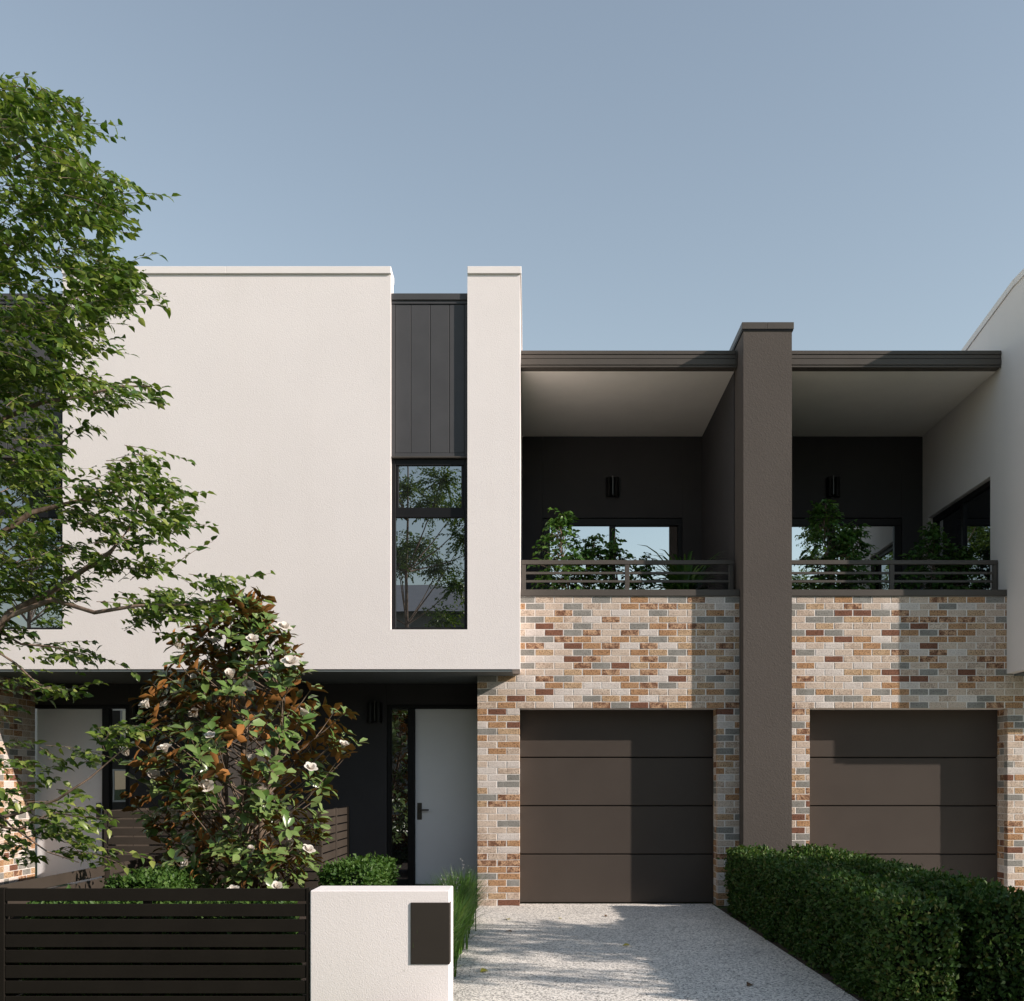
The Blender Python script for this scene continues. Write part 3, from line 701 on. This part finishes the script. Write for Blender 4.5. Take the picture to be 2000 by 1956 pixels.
# ------------------------------------------------------------------ ornamental grass by the driveway
def grass():
    V = []; F = []; T = []
    for c in range(24):
        cy = 7.9 + c * 0.2 + random.uniform(-.08, .08); cx = -0.80 + random.uniform(-.05, .07)
        for k in range(170):
            a = random.uniform(0, 2 * math.pi); ln = random.uniform(0.34, 0.68); lean = random.uniform(0.03, 0.40)
            wd = random.uniform(0.0045, 0.0085)
            b0 = Vector((cx + random.gauss(0, .05), cy + random.gauss(0, .06), 0)); d = Vector((math.cos(a), math.sin(a), 0)); sd = Vector((-d.y, d.x, 0)) * wd
            i0 = len(V)
            for s in range(5):
                u = s / 4; p = b0 + d * lean * u ** 2.1 * 1.05 + Vector((0, 0, ln * (u - 0.30 * lean * u ** 3)))
                ww = (1 - u ** 2) * 0.95 + 0.05
                V += [p - sd * ww, p + sd * ww]
            for s in range(4): F.append((i0 + 2 * s, i0 + 2 * s + 1, i0 + 2 * s + 3, i0 + 2 * s + 2))
        for k in range(1): T.append((Vector((cx + random.gauss(0, .05), cy, 0)), random.uniform(0.54, 0.70), random.uniform(-.12, .12)))
    V = np.array([tuple(v) for v in V]); o = mesh_obj('ornamental_grass', fast_mesh('grass', V, np.array(F)), None, M['grass'], kind='stuff')
    tag(o, 'strappy green ornamental grass along the left driveway edge', 'grass')
    P, D, U = [], [], []
    for b0, z, lx in T:
        for k in range(14):
            f = random.uniform(0.8, 1.0); p = b0 + Vector((lx * f + random.gauss(0, .012), random.gauss(0, .012), z * f + 0.04))
            P.append(p); D.append((random.gauss(0, 1), random.gauss(0, 1), 1)); U.append((random.gauss(0, 1), random.gauss(0, 1), .3))
    n = len(P); o2 = mesh_obj('seed_heads', leaves_mesh('seed_heads', np.array([tuple(p) for p in P]), np.array(D), np.array(U), rng.uniform(.012, .02, n), rng.uniform(.006, .009, n), LEAF6, LF6T), o, M['path'], kind='stuff')
grass()

# ------------------------------------------------------------------ magnolia
def magnolia():
    X0, Y0 = -2.83, 10.5
    t = thing('magnolia_tree', 'bushy magnolia with white flowers, green leaves and rusty undersides', 'magnolia', (X0, Y0, 0))
    bm = bmesh.new(); tips = []
    prof = [(0.35, 0.55), (0.7, 0.78), (1.2, 1.0), (1.7, 1.14), (2.1, 1.10), (2.5, 0.98), (2.85, 0.68), (3.15, 0.36), (3.42, 0.06)]
    def rad(z):
        for (z0, r0), (z1, r1) in zip(prof, prof[1:]):
            if z0 <= z <= z1: return r0 + (r1 - r0) * (z - z0) / (z1 - z0)
        return 0.05
    stems = []
    for (dx, dy, h, tx, ty) in ((0, 0, 3.3, 0.05, 0.0), (-0.09, 0.03, 3.0, -0.10, 0.1), (0.08, -0.02, 2.4, 0.35, -0.15)):
        pts = []
        for k in range(9):
            u = k / 8; pts.append(Vector((X0 + dx + tx * u + 0.03 * math.sin(5 * u + dx * 40), Y0 + dy + ty * u + 0.03 * math.cos(6 * u), h * u)))
        tube(bm, pts, [0.045 * (1 - 0.8 * k / 8) + 0.004 for k in range(9)], 8); stems.append(pts)
    nb = 0
    r = random.Random(5)
    for i in range(232):
        z = 0.40 + 3.0 * (i + r.random()) / 232
        a = r.uniform(0, 2 * math.pi)
        if r.random() < 0.35: a = r.uniform(math.pi, 2 * math.pi)
        rr = rad(z) * (0.42 + 0.58 * r.random() ** 0.5) * r.uniform(0.80, 1.12)
        tip = Vector((X0 + rr * math.cos(a), Y0 + rr * math.sin(a) * 0.95, z))
        st = stems[r.choice((0, 0, 1, 2))]; zb = max(0.25, z - rr * 0.75)
        k = min(7, max(0, int(zb / st[-1].z * 8))); f = min(1, zb / st[-1].z * 8 - k)
        b0 = st[k].lerp(st[k + 1], f)
        mid = b0.lerp(tip, 0.5) + Vector((r.gauss(0, .04), r.gauss(0, .04), -0.05))
        tube(bm, [b0, b0.lerp(mid, .6), mid, mid.lerp(tip, .6) + Vector((0, 0, -.01)), tip], [0.009, 0.007, 0.006, 0.005, 0.004], 5)
        d = (tip - mid).normalized()
        tips.append((tip, (d + Vector((0, 0, 0.5))).normalized()))
        if r.random() < 0.75: tips.append((mid.lerp(tip, 0.72) + Vector((r.gauss(0, .08), r.gauss(0, .08), r.gauss(0, .08))), (d + Vector((r.gauss(0, .7), r.gauss(0, .7), .3))).normalized()))
        if r.random() < 0.3: tips.append((mid + Vector((r.gauss(0, .08), r.gauss(0, .08), r.gauss(0, .08))), Vector((r.gauss(0, .7), r.gauss(0, .7), .6)).normalized()))
    build('trunk', bm, M['bark_m'], t)
    P, D, U, L = [], [], [], []
    fl = []
    for tip, d in tips:
        a0 = r.uniform(0, 6.3); nl = r.randint(6, 10)
        s1 = d.orthogonal().normalized(); s2 = d.cross(s1)
        for k in range(nl):
            a = a0 + k * 2.4; sp = r.uniform(0.55, 1.5)
            o_ = (math.cos(a) * s1 + math.sin(a) * s2)
            v = (d * r.uniform(-0.05, 0.75 + 0.25 * max(0, tip.z - 2.2)) + o_ * sp + Vector((0, 0, r.gauss(0, .16)))).normalized()
            P.append(tuple(tip - d * 0.02 * k * r.random() + v * 0.012)); D.append(tuple(v)); U.append(tuple(d - o_ * 0.5 + Vector((r.gauss(0, .3), r.gauss(0, .3), r.gauss(0, .3) + .1)))); L.append(r.uniform(0.095, 0.17))
    P, D, U, L = map(np.array, (P, D, U, L)); W = L * rng.uniform(0.42, 0.56, len(L))
    order = np.argsort(P[:, 1] - 2.0 * L)
    split_leaves(P, D, U, L, W, order[:300], 'foliage', M['mag_top'], t, M['mag_under'], LEAFM)
    # flowers, each with nine cupped petals
    cand = sorted([tp for tp in tips if tp[0].y < Y0 - 0.15], key=lambda q: r.random())
    chosen = []
    for tp in cand:
        if all((tp[0] - c[0]).length > 0.27 for c in chosen): chosen.append(tp)
        if len(chosen) == 36: break
    fm = {}
    def flower_mesh(opn):
        key = round(opn, 1)
        if key in fm: return fm[key]
        V, F = [], []
        for ring, (n, op, ln) in enumerate(((4, opn * 0.45, .075), (5, opn, .085))):
            for k in range(n):
                a = 2 * math.pi * (k + 0.5 * ring) / n + r.uniform(-.15, .15); ca, sa = math.cos(a), math.sin(a)
                g = []
                for i, u in enumerate((0, .3, .6, .85, 1)):
                    wd = (0.012, 0.026, 0.034, 0.027, 0.010)[i]; th = op * (0.35 + 0.65 * u); 
                    rad_ = ln * u * math.sin(th); zz = ln * u * math.cos(th)
                    for s in (-1, -0.5, 0, .5, 1):
                        cup = 0.010 * (s * s) * math.sin(math.pi * min(1, u + .1))
                        x_, y_, z_ = rad_ - cup * math.cos(th), s * wd, zz + cup * math.sin(th)
                        g.append((x_ * ca - y_ * sa, x_ * sa + y_ * ca, z_))
                b = len(V); V += g
                for i in range(4):
                    for j in range(4): F.append((b + i * 5 + j, b + i * 5 + j + 1, b + i * 5 + j + 6, b + i * 5 + j + 5))
        me = fast_mesh('flower', np.array(V), np.array(F)); me.materials.append(M['petal'])
        for p in me.polygons: p.use_smooth = True
        fm[key] = me; return me
    for i, (tip, d) in enumerate(chosen):
        d2 = (d + Vector((0.1, -0.55, 0.35))).normalized()
        o = bpy.data.objects.new('flower', flower_mesh(r.choice((0.3, 0.5, 0.7, 0.9, 1.1))))
        o.rotation_mode = 'QUATERNION'; o.rotation_quaternion = d2.to_track_quat('Z', 'Y'); s = r.uniform(0.7, 1.3); o.scale = (s, s, s)
        link(o, t, tip + d2 * 0.05 + Vector((0.0, -0.06, 0.02)))
magnolia()

# ------------------------------------------------------------------ the leafy street tree on the left
def in_poly(x, y, poly):
    c = False; n = len(poly)
    for i in range(n):
        x0, y0 = poly[i]; x1, y1 = poly[i - 1]
        if (y0 > y) != (y1 > y) and x < (x1 - x0) * (y - y0) / (y1 - y0) + x0: c = not c
    return c
def twig_leaves(r, base, d, ln, nl, size, P, D, U, L, bm=None, always=False):
    """a drooping spray: alternate leaves hanging either side of a thin twig"""
    pts = []
    sag = Vector((0, 0, -0.10 * ln))
    for k in range(4):
        u = k / 3; pts.append(base + d * ln * u + sag * u * u * 2)
    if bm is not None and (always or r.random() < 0.45): tube(bm, pts, [0.0032, 0.0026, 0.002, 0.0012], 4, False)
    side = d.cross(Vector((0, 0, 1)))
    side = side.normalized() if side.length > 0.1 else Vector((1, 0, 0))
    for k in range(nl):
        u = (k + 0.6) / nl; p = base + d * ln * u + sag * u * u * 2
        s = 1 if k % 2 else -1
        v = (d * r.uniform(.35, .9) + side * s * r.uniform(.35, 1.0) + Vector((r.gauss(0, .25), r.gauss(0, .25), r.uniform(-.75, .05)))).normalized()
        P.append(tuple(p + v * 0.012)); D.append(tuple(v)); U.append((r.gauss(0.1, .6), r.gauss(0, .6) - .15, 1.0)); L.append(size * r.uniform(0.7, 1.2))
def left_tree():
    YT = 9.2
    base = Vector((-5.25, YT, 0))
    t = thing('street_tree', 'tall leafy green tree overhanging the left edge of the picture', 'tree', base)
    bm = bmesh.new(); r = random.Random(21)
    trunk = [base + Vector((0.10 * math.sin(z * 0.9), 0.06 * math.cos(z * 1.1), z)) for z in (0, .5, 1, 1.6, 2.3, 3.1, 4, 5, 6, 7, 7.6)]
    tube(bm, trunk, [.125, .105, .095, .09, .085, .075, .062, .05, .036, .02, .008], 10)
    def tp(z):
        for a, b in zip(trunk, trunk[1:]):
            if a.z <= z <= b.z: return a.lerp(b, (z - a.z) / (b.z - a.z))
        return trunk[-1]
    K = 1.0273
    def px(x, y, Y): return at(x * K, y * K, Y)
    # limbs seen in the photograph (displayed pixel polylines), from the trunk outwards
    limbs = [(2.9, [(0, 1017), (60, 975), (130, 958), (200, 940), (260, 925)], 8.9, .028),
             (2.2, [(20, 1165), (90, 1130), (150, 1090), (210, 1050), (250, 1000), (270, 930)], 8.8, .030),
             (2.1, [(10, 1175), (100, 1140), (180, 1165), (260, 1152), (350, 1150), (430, 1140)], 8.6, .022),
             (2.0, [(-20, 1190), (40, 1225), (100, 1230), (160, 1245)], 8.9, .012),
             (1.9, [(-20, 1230), (30, 1262), (70, 1300), (130, 1320)], 8.8, .012),
             (1.25, [(-20, 1560), (40, 1545), (110, 1520), (170, 1480), (240, 1420)], 8.7, .016),
             (1.2, [(-30, 1560), (30, 1580), (100, 1545), (200, 1560)], 8.9, .014),
             (1.3, [(-20, 1530), (20, 1570), (90, 1620), (150, 1640)], 8.6, .010),
             (3.6, [(0, 800), (80, 765), (150, 755), (230, 735), (290, 735)], 8.9, .022),
             (4.3, [(0, 640), (70, 600), (150, 560), (220, 520)], 9.0, .024),
             (5.2, [(-10, 480), (60, 440), (150, 400), (240, 350)], 9.1, .02),
             (6.0, [(-20, 330), (50, 290), (130, 250), (160, 215)], 9.2, .016),
             (3.2, [(-10, 900), (60, 870), (110, 850), (140, 820)], 9.3, .016),
             (2.4, [(-30, 1120), (30, 1090), (70, 1070)], 9.2, .014)]
    for z, pl, Y, r0 in limbs:
        pts = [px(x, y, Y + 0.08 * math.sin(i * 1.7)) for i, (x, y) in enumerate(pl)]
        s = tp(max(.6, z)); pts = [s, s.lerp(pts[0], .55) + Vector((0, 0, -.03))] + pts
        n = len(pts); tube(bm, pts, [r0 * 1.35 * (1 - .86 * i / (n - 1)) + .002 for i in range(n)], 7)
    regions = [  # displayed-pixel polygons, sprays, spread of depth
        ([(-60, 150), (90, 150), (155, 200), (170, 290), (215, 350), (235, 400), (255, 450), (225, 500), (240, 535), (205, 570), (190, 620), (130, 660), (-60, 690)], 700, 1.7),
        ([(150, 330), (262, 330), (262, 390), (200, 400)], 14, .5),
        ([(170, 500), (270, 500), (235, 570), (200, 620), (170, 600)], 70, .8),
        ([(90, 640), (190, 640), (205, 680), (120, 720), (90, 700)], 26, .7),
        ([(-60, 690), (90, 680), (200, 725), (290, 705), (300, 745), (230, 770), (140, 765), (-60, 780)], 170, 1.0),
        ([(150, 790), (205, 790), (200, 825), (165, 825)], 3, .1),
        ([(-60, 770), (90, 780), (125, 850), (110, 900), (-60, 950)], 105, 1.0),
        ([(150, 900), (215, 880), (285, 845), (325, 890), (360, 940), (355, 985), (320, 1010), (270, 1035), (190, 1020), (130, 970)], 150, .8),
        ([(130, 1030), (230, 1060), (330, 1045), (355, 1060), (300, 1085), (200, 1080)], 34, .5),
        ([(250, 1130), (320, 1115), (390, 1100), (435, 1085), (450, 1110), (420, 1150), (350, 1180), (270, 1180), (230, 1160)], 72, .6),
        ([(330, 1180), (370, 1185), (365, 1210), (345, 1215)], 3, .2),
        ([(-60, 940), (80, 950), (130, 1010), (110, 1060), (40, 1080), (-60, 1080)], 64, .8),
        ([(-40, 1080), (150, 1080), (200, 1110), (130, 1150), (60, 1130), (-40, 1160)], 52, .6),
        ([(-30, 1160), (60, 1185), (90, 1195), (60, 1205), (-30, 1200)], 12, .3),
        ([(60, 1205), (110, 1220), (190, 1238), (190, 1250), (110, 1245)], 12, .3),
        ([(55, 1285), (105, 1300), (160, 1305), (150, 1320), (80, 1310)], 12, .3),
        ([(180, 1400), (215, 1370), (265, 1365), (280, 1385), (235, 1420), (200, 1440), (150, 1450)], 24, .4),
        ([(20, 1430), (55, 1440), (50, 1470), (15, 1480)], 5, .3), ([(90, 1420), (130, 1415), (135, 1440), (90, 1490)], 7, .3),
        ([(-20, 1500), (60, 1500), (170, 1500), (200, 1530), (205, 1570), (160, 1600), (110, 1590), (60, 1560), (-20, 1560)], 48, .5),
        ([(130, 1600), (200, 1595), (205, 1635), (150, 1625)], 10, .3), ([(-10, 1570), (60, 1590), (75, 1640), (20, 1630), (-10, 1600)], 10, .3)]
    P, D, U, L = [], [], [], []
    for poly, n, dep in regions:
        xs = [p[0] for p in poly]; ys = [p[1] for p in poly]; k = 0; guard = 0
        while k < n and guard < n * 40:
            guard += 1
            x, y = r.uniform(min(xs), max(xs)), r.uniform(min(ys), max(ys))
            if not in_poly(x, y, poly): continue
            if n > 60 and mnoise.noise(Vector((x / 42.0, y / 30.0, 3.3))) < -0.12 and r.random() < .9: continue   # gaps between the clumps
            k += 1
            Y = 8.9 + r.uniform(-dep, dep) * .75
            tip = px(x, y, Y)
            d = Vector((1.0 + r.gauss(0, .45), r.gauss(0, .55), r.gauss(.18, .35))).normalized()
            ln = r.uniform(.16, .34)
            if r.random() < .10:            # a longer shoot that breaks the outline
                ln = r.uniform(.4, .62); d = Vector((1.0 + r.gauss(0, .3), r.gauss(0, .3), r.gauss(.25, .3))).normalized()
                twig_leaves(r, tip - d * ln * 0.3, d, ln, r.randint(10, 15), 0.085, P, D, U, L, bm, True)
            else: twig_leaves(r, tip - d * ln * 0.75, d, ln, r.randint(7, 11), 0.085, P, D, U, L, bm)
    # the half of the crown that lies outside the picture
    for k in range(950):
        a = r.uniform(0, 6.283); z = r.uniform(1.9, 7.7)
        rr = (2.0 if z < 5.5 else 2.0 * (8.0 - z) / 2.5) * r.uniform(.35, 1)
        p = Vector((base.x - 0.55 + rr * math.cos(a), YT + 0.25 + rr * 0.8 * math.sin(a), z))
        if p.x > -4.35: continue
        d = Vector((math.cos(a), math.sin(a), .2)).normalized()
        if k % 9 == 0: s = tp(max(.8, z - .7)); tube(bm, [s, s.lerp(p, .5) + Vector((0, 0, -.08)), p], [.016, .01, .004], 5)
        twig_leaves(r, p - d * .2, d, .3, 9, 0.082, P, D, U, L, None)
    build('trunk', bm, M['bark'], t)
    P, D, U, L = map(np.array, (P, D, U, L)); W = L * rng.uniform(0.46, 0.62, len(L))
    pxx = 1036 + FPX * P[:, 0] / P[:, 1]; vis = np.where((pxx > 0))[0]
    order = vis[np.argsort(P[vis, 1] - 3 * L[vis])]
    split_leaves(P, D, U, L, W, order[:300], 'foliage', M['leaf'], t)
left_tree()

# ------------------------------------------------------------------ street trees beside and behind the viewer (shade on the drive, seen in the windows; more added across the road to block low sky)
def make_street_tree(label, loc, seed, h=6.4, cr=2.3, group='street trees along the kerbs', nspray=620, cz=None):
    r = random.Random(seed); base = Vector(loc)
    t = thing('street_tree', label, 'tree', base, group)
    bm = bmesh.new(); tr = [base + Vector((.06 * math.sin(z + seed), .06 * math.cos(1.3 * z), z)) for z in np.linspace(0, h - .4, 9)]
    tube(bm, tr, [.11 - .1 * i / 8 for i in range(9)], 8)
    P, D, U, L = [], [], [], []
    zc = cz or h * .64; hz = h - zc
    blobs = []
    for k in range(26):
        v = Vector((r.gauss(0, 1), r.gauss(0, 1), r.gauss(0, 1))).normalized() * r.uniform(.45, .92)
        c = base + Vector((v.x * cr, v.y * cr, zc + v.z * hz)); blobs.append(c)
        zb = max(h * .22, c.z - 1.0); s = tr[min(8, int(zb / (h - .4) * 8))]
        tube(bm, [s, s.lerp(c, .5) + Vector((0, 0, -.12)), c], [.03, .02, .006], 5)
    for k in range(nspray):
        c = r.choice(blobs); v = Vector((r.gauss(0, 1), r.gauss(0, 1), r.gauss(0, .75))).normalized()
        p = c + v * r.uniform(.1, .68); d = (v + Vector((0, 0, .1))).normalized()
        twig_leaves(r, p - d * .15, d, .32, 9, 0.105, P, D, U, L, None)
    build('trunk', bm, M['bark'], t)
    P, D, U, L = map(np.array, (P, D, U, L)); W = L * rng.uniform(.48, .62, len(L))
    mesh_obj('foliage', leaves_mesh('foliage', P, D, U, L, W), t, M['leaf'], kind='stuff')
    return t
make_street_tree('street tree right of the driveway that throws dappled shade on it', (9.6, 6.6, 0), 3, 6.4, 2.5, nspray=1900)
src = make_street_tree('tree reflected in the middle of the tall slot window', (-4.1, -8.6, 0), 9, 14.2, 3.3, nspray=3200)
def copy_tree(o, loc, rot, label):
    c = o.copy(); COL.objects.link(c); c.location = loc; c.rotation_euler = (0, 0, rot); c['label'] = label
    for ch in o.children:
        k = ch.copy(); COL.objects.link(k); k.parent = c
    return c
copy_tree(src, (-10.2, -8.8, 0), 2.0, 'tree reflected in the left edge of the tall slot window')
copy_tree(src, (-16.5, -8.4, 0), 4.1, 'tree across the road reflected in the left house window')
copy_tree(src, (19.0, -8.7, 0), 1.1, 'tree across the road far to the right')
copy_tree(src, (12.5, -9.2, 0), 5.1, 'tree across the road reflected beyond the right balcony')
copy_tree(src, (26.0, -8.6, 0), 3.3, 'tree across the road, rightmost of the row')

# ------------------------------------------------------------------ houses across the road (seen only in the glass, they close off the low sky)
def far_house(label, x, y, wd, dp, h, col, rf):
    t = thing('house', label, 'house', (x, y, 0), 'houses across the road')
    x0, x1 = x - wd / 2, x + wd / 2
    bx('wall', x0, x1, y - dp, y, -0.1, h, col, t)
    bm = bmesh.new(); ov = 0.45
    A = [(x0 - ov, y + ov, h), (x1 + ov, y + ov, h), (x1 + ov, y - dp - ov, h), (x0 - ov, y - dp - ov, h)]
    rid = [(x - wd * .18, y - dp / 2, h + 2.0), (x + wd * .18, y - dp / 2, h + 2.0)]
    vb = [bm.verts.new(p) for p in A]; vr = [bm.verts.new(p) for p in rid]
    bm.faces.new((vb[0], vb[1], vr[1], vr[0])); bm.faces.new((vb[1], vb[2], vr[1])); bm.faces.new((vb[2], vb[3], vr[0], vr[1])); bm.faces.new((vb[3], vb[0], vr[0])); bm.faces.new(vb[::-1])
    build('roof', bm, rf, t)
    for fx_, z0, z1, ww in ((-.3, 3.7, 5.0, 1.5), (.05, 3.7, 5.0, 1.2), (.32, 3.7, 5.0, 1.5), (.3, .9, 2.2, 1.8)):
        c = x + fx_ * wd; wo = bx('window', c - ww / 2, c + ww / 2, y - .05, y + .012, z0, z1, M['glass'], t)
        for p, q, u, v in ((c - ww / 2 - .06, c + ww / 2 + .06, z1, z1 + .06), (c - ww / 2 - .06, c + ww / 2 + .06, z0 - .08, z0), (c - ww / 2 - .06, c - ww / 2, z0, z1), (c + ww / 2, c + ww / 2 + .06, z0, z1), (c - .03, c + .03, z0, z1)):
            bx('frame', p, q, y + .004, y + .05, u, v, M['coping'], wo)
    bx('front_door', x - .05 * wd - .5, x - .05 * wd + .45, y - .02, y + .03, 0, 2.1, M['front_door'], t, .004)
    bx('garage_door', x0 + .5, x0 + wd * .36, y - .02, y + .03, 0, 2.3, M['door_panel'], t, .004)
hb = [M['pillar'], M['concrete'], M['charcoal']]
for i, (x, wd, h, who) in enumerate(((-34, 11, 6.2, 'grey house across the road, leftmost of the row'), (-21, 11.5, 6.6, 'brown rendered house across the road, second from the left'),
                                (-6.5, 12.5, 8.7, 'tall grey house across the road behind the reflected trees'), (4, 11.5, 6.2, 'brown house across the road facing the driveway'),
                                (16.5, 11.5, 6.5, 'grey house across the road, second from the right'), (29, 11, 6.2, 'brown house across the road, rightmost of the row'))):
    far_house(who, x, -17.5, wd, 9, h, hb[(i + 1) % 2], M['roof'])

# ------------------------------------------------------------------ balcony plants
def ficus(label, x, y, ztop, spread, seed, nsp=150, zf=3.36):
    r = random.Random(seed); t = thing('potted_ficus', label, 'potted plant', (x, y, zf), 'potted plants on the balconies')
    bm = bmesh.new()
    prof = [(0.0, 0), (.15, 0), (.2, .36), (.18, .36), (.17, .32), (0, .32)]
    seg = 16; rings = [[bm.verts.new((x + a * math.cos(2 * math.pi * k / seg), y + a * math.sin(2 * math.pi * k / seg), zf + z)) for k in range(seg)] for a, z in prof[1:-1]]
    for q0, q1 in zip(rings, rings[1:]):
        for k in range(seg): bm.faces.new((q0[k], q0[(k + 1) % seg], q1[(k + 1) % seg], q1[k]))
    bm.faces.new(rings[0][::-1]); bm.faces.new(rings[-1]); build('pot', bm, M['pot'], t, True)
    bm = bmesh.new(); P, D, U, L = [], [], [], []
    for s in range(2):
        dx = (-.05, .09)[s]; top = Vector((x + dx * 3, y + dx, ztop - (.1, .4)[s]))
        st = [Vector((x + dx, y, zf + .3)).lerp(top, u) + Vector((.04 * math.sin(6 * u + s), 0, 0)) for u in (0, .25, .5, .75, 1)]
        tube(bm, st, [.016, .013, .011, .007, .003], 6)
        for k in range(nsp // 2):
            u = r.uniform(.25, 1); b = st[min(3, int(u * 4))].lerp(st[min(4, int(u * 4) + 1)], u * 4 % 1)
            rr = spread * (1.12 - u ** 2 * .95) * math.sqrt(r.random()); a = r.uniform(0, 6.283)
            p = b + Vector((rr * math.cos(a), rr * math.sin(a) * .62, r.uniform(-.05, .14)))
            if k % 3 == 0: tube(bm, [b + Vector((0, 0, -.12)), b.lerp(p, .5), p], [.006, .004, .002], 4)
            d = Vector((math.cos(a), math.sin(a), r.gauss(0.1, .5))).normalized()
            twig_leaves(r, p - d * .1, d, .18, 8, 0.07, P, D, U, L, None)
    build('stem', bm, M['bark'], t)
    P, D, U, L = map(np.array, (P, D, U, L)); W = L * rng.uniform(.55, .72, len(L))
    mesh_obj('foliage', leaves_mesh('foliage', P, D, U, L, W), t, M['ficus'], kind='stuff')
a = at(1120, 998, 14.68); ficus('taller potted ficus at the left end of the middle balcony', a.x, 14.68, a.z, .52, 4, 330)
a = at(1222, 1040, 14.8); ficus('shorter potted ficus before the right pane of the middle balcony door', a.x, 14.8, a.z, .34, 8, 150)
a = at(1632, 975, 14.7); ficus('tall pointed potted ficus beside the dark pillar on the right balcony', a.x, 14.7, a.z, .55, 14, 360)
a = at(1842, 1020, 15.1); ficus('rounder shaded potted ficus at the right end of the right balcony', a.x, 15.1, a.z - .02, .58, 19, 380)
def strap_plant():
    x, y, zf = at(1340, 1100, 14.75).x, 14.75, 3.36
    t = thing('strap_leaf_plant', 'low arching strap-leaved plant behind the middle railing, right side', 'potted plant', (x, y, zf), 'potted plants on the balconies')
    bm = bmesh.new(); prism(bm, [(x + .22 * math.cos(k * math.pi / 8), y + .22 * math.sin(k * math.pi / 8)) for k in range(16)], 'z', zf, zf + .72); build('pot', bm, M['pot'], t)
    V, F = [], []; r = random.Random(2)
    for k in range(210):
        a_ = r.uniform(0, 6.283); ln = r.uniform(.45, .95); rise = r.uniform(.7, 1.7); d = Vector((math.cos(a_), math.sin(a_) * .6, 0)); sd = Vector((-d.y, d.x, .3)).normalized() * r.uniform(.011, .02)
        i0 = len(V)
        for s in range(6):
            u = s / 5; p = Vector((x, y, zf + .70)) + d * ln * .72 * u + Vector((0, 0, ln * rise * (1.1 * u - 1.05 * u * u * (1.2 - .4 * rise))))
            w_ = math.sin(math.pi * min(.98, .12 + u * .86)); V += [tuple(p - sd * w_), tuple(p + sd * w_)]
        for s in range(5): F.append((i0 + 2 * s, i0 + 2 * s + 1, i0 + 2 * s + 3, i0 + 2 * s + 2))
    for k in range(4):   # the upright new shoot
        i0 = len(V); b = Vector((x - .05, y - .1, zf + .70)); lean = Vector((r.uniform(-.02, .2), 0, 0))
        h = r.uniform(.55, .72)
        for s in range(5):
            u = s / 4; p = b + lean * u * u + Vector((0, 0, h * u)); w_ = .022 * math.sin(math.pi * min(.97, .25 + .72 * u)); V += [(p.x - w_, p.y, p.z), (p.x + w_, p.y + .01, p.z)]
        for s in range(4): F.append((i0 + 2 * s, i0 + 2 * s + 1, i0 + 2 * s + 3, i0 + 2 * s + 2))
    mesh_obj('foliage', fast_mesh('foliage', np.array(V), np.array(F)), t, M['ficus'], kind='stuff')
strap_plant()

# ------------------------------------------------------------------ fallen leaves on the drive
for px_, py_, sz, m, lab in ((993, 1798, .085, 'fallen', 'yellow-green fallen leaf on the drive near the brick pier'),
                        (1094, 1796, .06, 'fallen', 'small green fallen leaf on the drive before the garage door'),
                        (1181, 1791, .06, 'fallen_b', 'small dark fallen leaf on the drive near the shadow edge'),
                        (988, 1820, .08, 'fallen_b', 'brown fallen leaf on the drive beside the ornamental grass'),
                        (1231, 1848, .07, 'fallen', 'green fallen leaf in the middle of the shaded drive'),
                        (952, 1897, .085, 'fallen', 'bright yellow fallen leaf beside the grass at the front of the drive'),
                        (1467, 1924, .075, 'fallen_b', 'brown fallen leaf near the hedge at the front of the drive')):
    Y = EYE * FPX / (py_ - 1533); X = (px_ - 1036) * Y / FPX; a = random.uniform(0, 6.283)
    me = leaves_mesh('fallen_leaf', np.array([[X, Y, .014]]), np.array([[math.cos(a), math.sin(a), .08]]), np.array([[.25, -.2, 1]]), np.array([sz * 1.2]), np.array([sz * .75]))
    o = mesh_obj('fallen_leaf', me, None, M[m]); tag(o, lab, 'leaf', 'fallen leaves on the driveway'); o.location.z = 0.004
